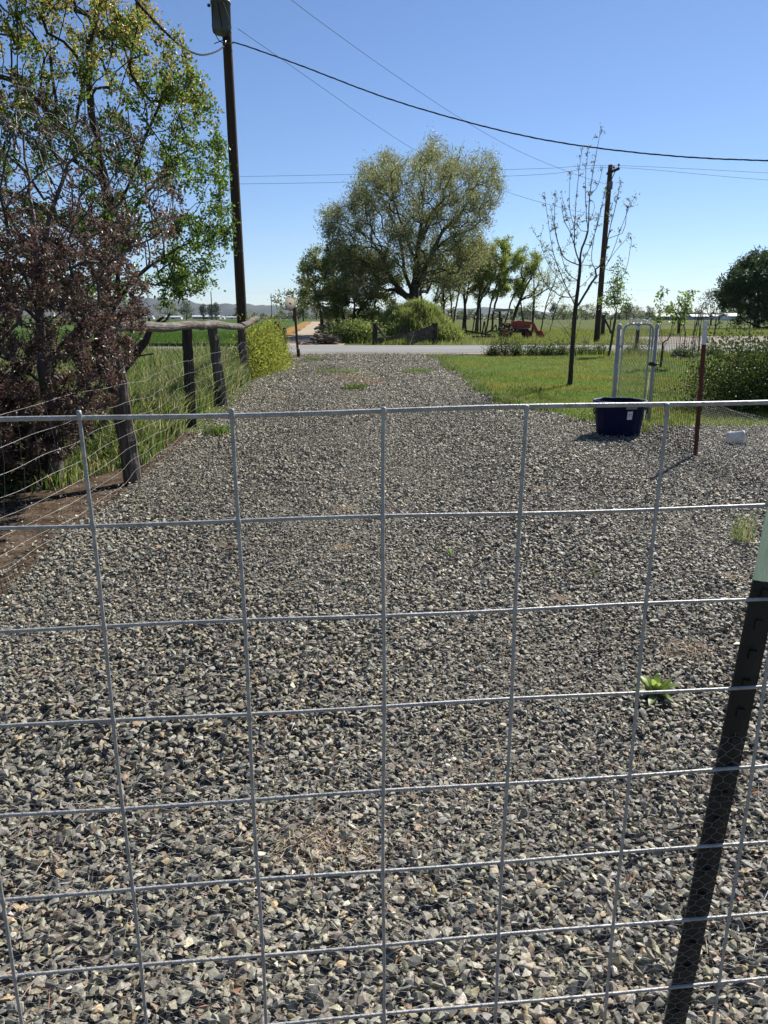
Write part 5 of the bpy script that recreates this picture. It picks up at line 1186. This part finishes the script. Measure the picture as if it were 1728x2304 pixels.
def simple_tree(name, label, base, h, wdt, n, leaf, cols, lean=0.0, rb=.2, trunks=1, crown0=.35, mat='leaf', na=90, group=None, wood='bark', depth=None, tip=.02, sag=0.0, seed=None, asp=.4):
    base = np.array([base[0], base[1], 0.]); T = Tree(12000); depth = depth or wdt
    for k in range(trunks):
        o = np.array([(k - (trunks - 1) / 2) * wdt * .16, rng.normal() * .1, 0]); ln = lean + (k - (trunks - 1) / 2) * .3 + rng.normal() * .06
        T.path([base + o - [0, 0, .2], base + o + [ln * h * .12, 0, h * .25], base + o + [ln * h * .32, 0, h * .5], base + o * 1.6 + [ln * h * .6, 0, h * .8]], h / 18, h * .003, k == 0)
    c = base + [lean * h * .55, 0, h * (crown0 + 1) / 2]; A = ellips(na, c, (wdt / 2, depth / 2, h * (1 - crown0) / 2), .2)
    T.reach(A, bf=.35, step=h / 24, up=.4, wob=h * .003, down=.35, sag=sag); T.finish(rb, tip)
    P, D, ii = T.leaf_points(n, 3, leaf * .8)
    lm = leaves_mesh('crown', P, D * .6 + rng.normal(0, .8, (n, 3)), leaf * rng.uniform(.6, 1.3, n), leaf * asp * rng.uniform(.7, 1.2, n), palette(n, cols, .2))
    return plant_tree(name, T, base, label, 'tree', wood, mat, lm, group, rb * .2, .2, kt=7)

DG = [(.105, .13, .042), (.14, .17, .055), (.075, .095, .03), (.19, .2, .07)]
b = at(800, 740, 66); simple_tree('bushy_tree', 'dense dark green bushy tree at the lane edge, lowest and widest beside the big willow', (b[0], 64, 0), 7.9, 8.4, 24000, .24, DG, -.02, .35, 3, .06, na=260, sag=.1)
b = at(722, 700, 66); simple_tree('bushy_tree', 'smaller rounded green tree overhanging the dirt lane at the edge of the dense bushy tree', (b[0] + .5, 68, 0), 7.6, 5.0, 6000, .26, DG + [(.12, .16, .04)], -.1, .2, 2, .2, na=120)
LG = [(.22, .26, .08), (.27, .31, .1), (.18, .21, .065), (.25, .24, .12)]
YG = [(.2, .26, .05), (.26, .31, .065), (.15, .2, .045)]
row = [(962, 748, 72, 8.0, 5, 900, LG, -.03, 2, 'thin pale tree standing close behind the mound, first of the row'), (1008, 748, 74, 8.6, 5, 1500, LG, .05, 2, 'pale leafy pair of stems in the row after the first thin tree'), (1040, 748, 76, 9.0, 6.0, 2600, LG, .12, 3, 'tallest pale tree of the row, three close stems'), (1058, 748, 73, 9.2, 5.6, 2400, LG, .02, 2, 'leafy straight tree of the row behind the boom mower'),
       (1083, 748, 74, 8.8, 5.4, 2200, LG, .18, 2, 'leaning tree of the row just before the tractor canopy'), (1106, 748, 73, 9.0, 6.5, 4200, YG, .22, 3, 'bright yellow-green tree with a thick forked trunk behind the tractor canopy'), (1146, 748, 72, 7.8, 4.0, 350, LG, .45, 1, 'almost bare strongly leaning tree rising over the tractor hood'), (1207, 748, 74, 7.6, 5.2, 300, LG, .1, 4, 'nearly leafless many-forked tree at the end of the row'), (990, 748, 78, 6.5, 3.2, 500, LG, .1, 1, 'small slender tree between the first two of the row')]
for x, y, Y, h, wd, n, cols, ln, tr_, l in row:
    b = at(x, y, Y); simple_tree('field_tree', l, b, h, wd, int(n * 3.8), .2, cols, ln, .15, tr_, .34, na=70, group='row of leaning trees behind the tractor', tip=.018)
b = at(1722, 720, 110); simple_tree('round_tree', 'large dense dark green round tree standing alone on the far field by the houses', (b[0], 110, 0), 11.2, 14, 30000, .5, [(.045, .075, .02), (.065, .1, .028), (.032, .052, .014)], 0, .5, 2, .0, na=320, mat='dark_leaf', sag=.12)
b = at(1610, 712, 150); simple_tree('hazy_tree', 'thin hazy grey-green tree beside the large round one', (b[0], 150, 0), 7.5, 9, 1800, .4, [(.08, .09, .05), (.1, .11, .06)], 0, .2, 2, .15, na=80)

# distant trees: three kinds, copied
def far_tree(label, x, Y, h, wd, kind):
    cols = [[(.05, .07, .025), (.07, .09, .035)], [(.1, .12, .04), (.13, .15, .05)], [(.035, .05, .022), (.05, .065, .03)]][kind]
    b = at(x, 717, Y); return simple_tree('far_tree', label, (b[0], Y, 0), h, wd, 700, h * .075, cols, 0, h * .03, 1, .15, na=50, group='far trees on the plain', tip=h * .004, asp=.6)
proto = [far_tree('dark far tree close beside the first white shed, toward the purple-leaved tree', 292, 420, 10, 8, 0), far_tree('yellow-green broad far tree between two white sheds', 378, 430, 11, 14, 1), far_tree('tall dark far tree just past the dish post', 682, 330, 12, 6, 2)]
FT = [(318, 440, 0, .75, 'small far tree by the middle of the first long shed'), (420, 430, 0, 1.05, 'round far tree beyond the longest wooden rail'), (458, 450, 2, .75, 'low far tree before the last shed seen left of the pole'.replace('left of', 'before')), (475, 440, 2, .7, 'low dark far tree joined to its neighbour by a barn'), (487, 460, 2, .9, 'pointed far tree close to the utility pole'), (535, 500, 0, .8, 'far tree hidden partly by the utility pole'),
      (661, 320, 1, 1.25, 'tallest far tree seen behind the pale round dish'), (672, 360, 0, .8, 'broad low far tree behind the dish post'), (712, 480, 2, .9, 'far tree on the plain at the end of the dirt lane'), (735, 500, 0, .8, 'second far tree at the end of the dirt lane'), (1178, 420, 0, .9, 'rounded far tree over the tractor bucket'), (1192, 430, 0, .95, 'far tree next to the one over the tractor bucket'),
      (1245, 480, 2, .9, 'far tree between the row and the bare young tree'), (1268, 470, 1, .8, 'pale far tree behind the bare young tree trunk'), (1318, 460, 1, 1.0, 'far tree between the young tree and the utility pole'), (1345, 470, 0, 1.0, 'far tree behind the bare utility pole'), (1410, 480, 2, .8, 'far tree over the chain-link gate'), (1460, 470, 0, .9, 'far tree past the gate latch post'), (1425, 520, 1, .8, 'pale low far tree over the gate'), (1500, 520, 2, .8, 'far tree by the grey house roof')]
for x, Y, k, s_, l in FT: b = at(x, 717, Y); copy_tree(proto[k], (b[0], Y, 0), s_ * (1 + .08 * rng.normal()), rng.random() * 6.28, l)
# the far-off wood that closes the plain
m = []; ptsP = []
for x0, x1, Y, n, h in ((-700, 720, 1050, 5200, 6.5), (940, 2500, 640, 9000, 9), (560, 1000, 800, 2600, 8)):
    x = rng.uniform(x0, x1, n); Yv = Y + rng.uniform(-40, 40, n); env_h = h * (.45 + .3 * np.sin(x * .05) + .25 * np.sin(x * .13 + 1) + .2 * np.sin(x * .31)); env_h = np.maximum(env_h, 1.5)
    X = (x - CX) / F * Yv * cp * 1.0; ptsP.append(np.stack([X, Yv, env_h * rng.random(n) ** .7], -1))
P = np.concatenate(ptsP); n = len(P)
lm = leaves_mesh('distant_trees', P, rng.normal(0, 1, (n, 3)), rng.uniform(2, 4.5, n), rng.uniform(1.5, 3, n), palette(n, [(.05, .065, .03), (.07, .085, .04), (.09, .1, .045)], .2))
tag(link('distant_treeline', lm, 'leaf'), kind='stuff')

# sheds and houses
def shed(name, x, Y, wd, dp_, h, rh, label, cat, wall='shed_white', roof='shed_roof', doors=1):
    Y, wd, h, rh = Y * 1.6, wd * 1.45, h * .85, rh * .7
    b = at(x, 717, Y); b[2] = 0; e = empty(name, b, label, cat, 'far farm buildings')
    X, Yb = b[0], b[1]
    MB().box((X - wd / 2, Yb - dp_ / 2, -.1), (X + wd / 2, Yb + dp_ / 2, h)).build('wall', wall, e)
    o = .5; V = [(X - wd / 2 - o, Yb - dp_ / 2 - o, h), (X + wd / 2 + o, Yb - dp_ / 2 - o, h), (X + wd / 2 + o, Yb, h + rh), (X - wd / 2 - o, Yb, h + rh), (X - wd / 2 - o, Yb + dp_ / 2 + o, h), (X + wd / 2 + o, Yb + dp_ / 2 + o, h)]
    V = np.array(V); V2 = V - [0, 0, .25]
    MB().add(np.concatenate([V, V2]), [(0, 1, 2, 3), (3, 2, 5, 4), (9, 8, 7, 6), (10, 11, 8, 9), (0, 6, 7, 1), (4, 5, 11, 10), (0, 3, 9, 6), (3, 4, 10, 9), (2, 1, 7, 8), (5, 2, 8, 11)]).build('roof', roof, e)
    MB().box((X - wd * .12, Yb - dp_ / 2 - .12, -.1), (X + wd * .08, Yb - dp_ / 2 - .003, h * .75)).build('door', 'dark_steel', e)
    if wd > 12:
        for t in (-.35, -.22, .2, .35): MB().box((X + wd * t - .6, Yb - dp_ / 2 - .06, h * .45), (X + wd * t + .6, Yb - dp_ / 2 - .003, h * .8)).build('window', 'dark_steel', e)
for x, Y, wd, h, rh, l in ((328, 520, 13, 2.6, 2, 'white far shed nearest the purple-leaved tree'.replace('nearest', 'next to')), (392, 520, 12, 2.6, 2, 'white far shed next to the yellow-green broad tree'), (494, 560, 9, 2.4, 1.8, 'small white far shed in front of the hills by the pole'), (524, 600, 11, 2.4, 1.6, 'low white far shed touching the utility pole line'), (645, 520, 26, 3, 2, 'long white far shed behind the dish post'), (272, 560, 12, 2.6, 2, 'white far shed half hidden by purple leaves'), (1070, 560, 5, 2.4, 1.5, 'tiny white far shed between the trunks of the tree row')):
    shed('farm_shed', x, Y, wd, 8, h, rh, l, 'shed')
shed('farm_shed', 466, 500, 20, 10, 3, 2.2, 'grey far barn among low dark trees behind the rail', 'barn', 'house_wall', 'shed_roof')
shed('house', 1495, 300, 10, 9, 2.8, 2.6, 'far house with a broad pale roof past the gate, seen through young tree leaves', 'house', 'house_wall', 'house_roof')
shed('house', 1572, 330, 9, 9, 2.8, 2.0, 'low far house with pale roof behind the red post tip', 'house', 'house_wall', 'house_roof')
shed('house', 1652, 260, 8, 9, 2.8, 2.2, 'far white house under the large round tree', 'house', 'shed_white', 'house_roof')
shed('house', 1612, 300, 4, 8, 2.6, 1.8, 'small far outbuilding between the two low houses', 'outbuilding', 'shed_white', 'house_roof')
for x, Y, h, l in ((478, 430, 16, 'thin far pole rising among the sheds before the utility pole'), (612, 500, 17, 'thin far pole on the plain near the pale dish')):
    b = at(x, 717, Y); MB_ = MB().tube([(b[0], Y, -.1), (b[0], Y, h)], .25, 6); tag(MB_.build('far_pole', 'dark_wood', None, origin=(b[0], Y, 0)), l, 'pole')
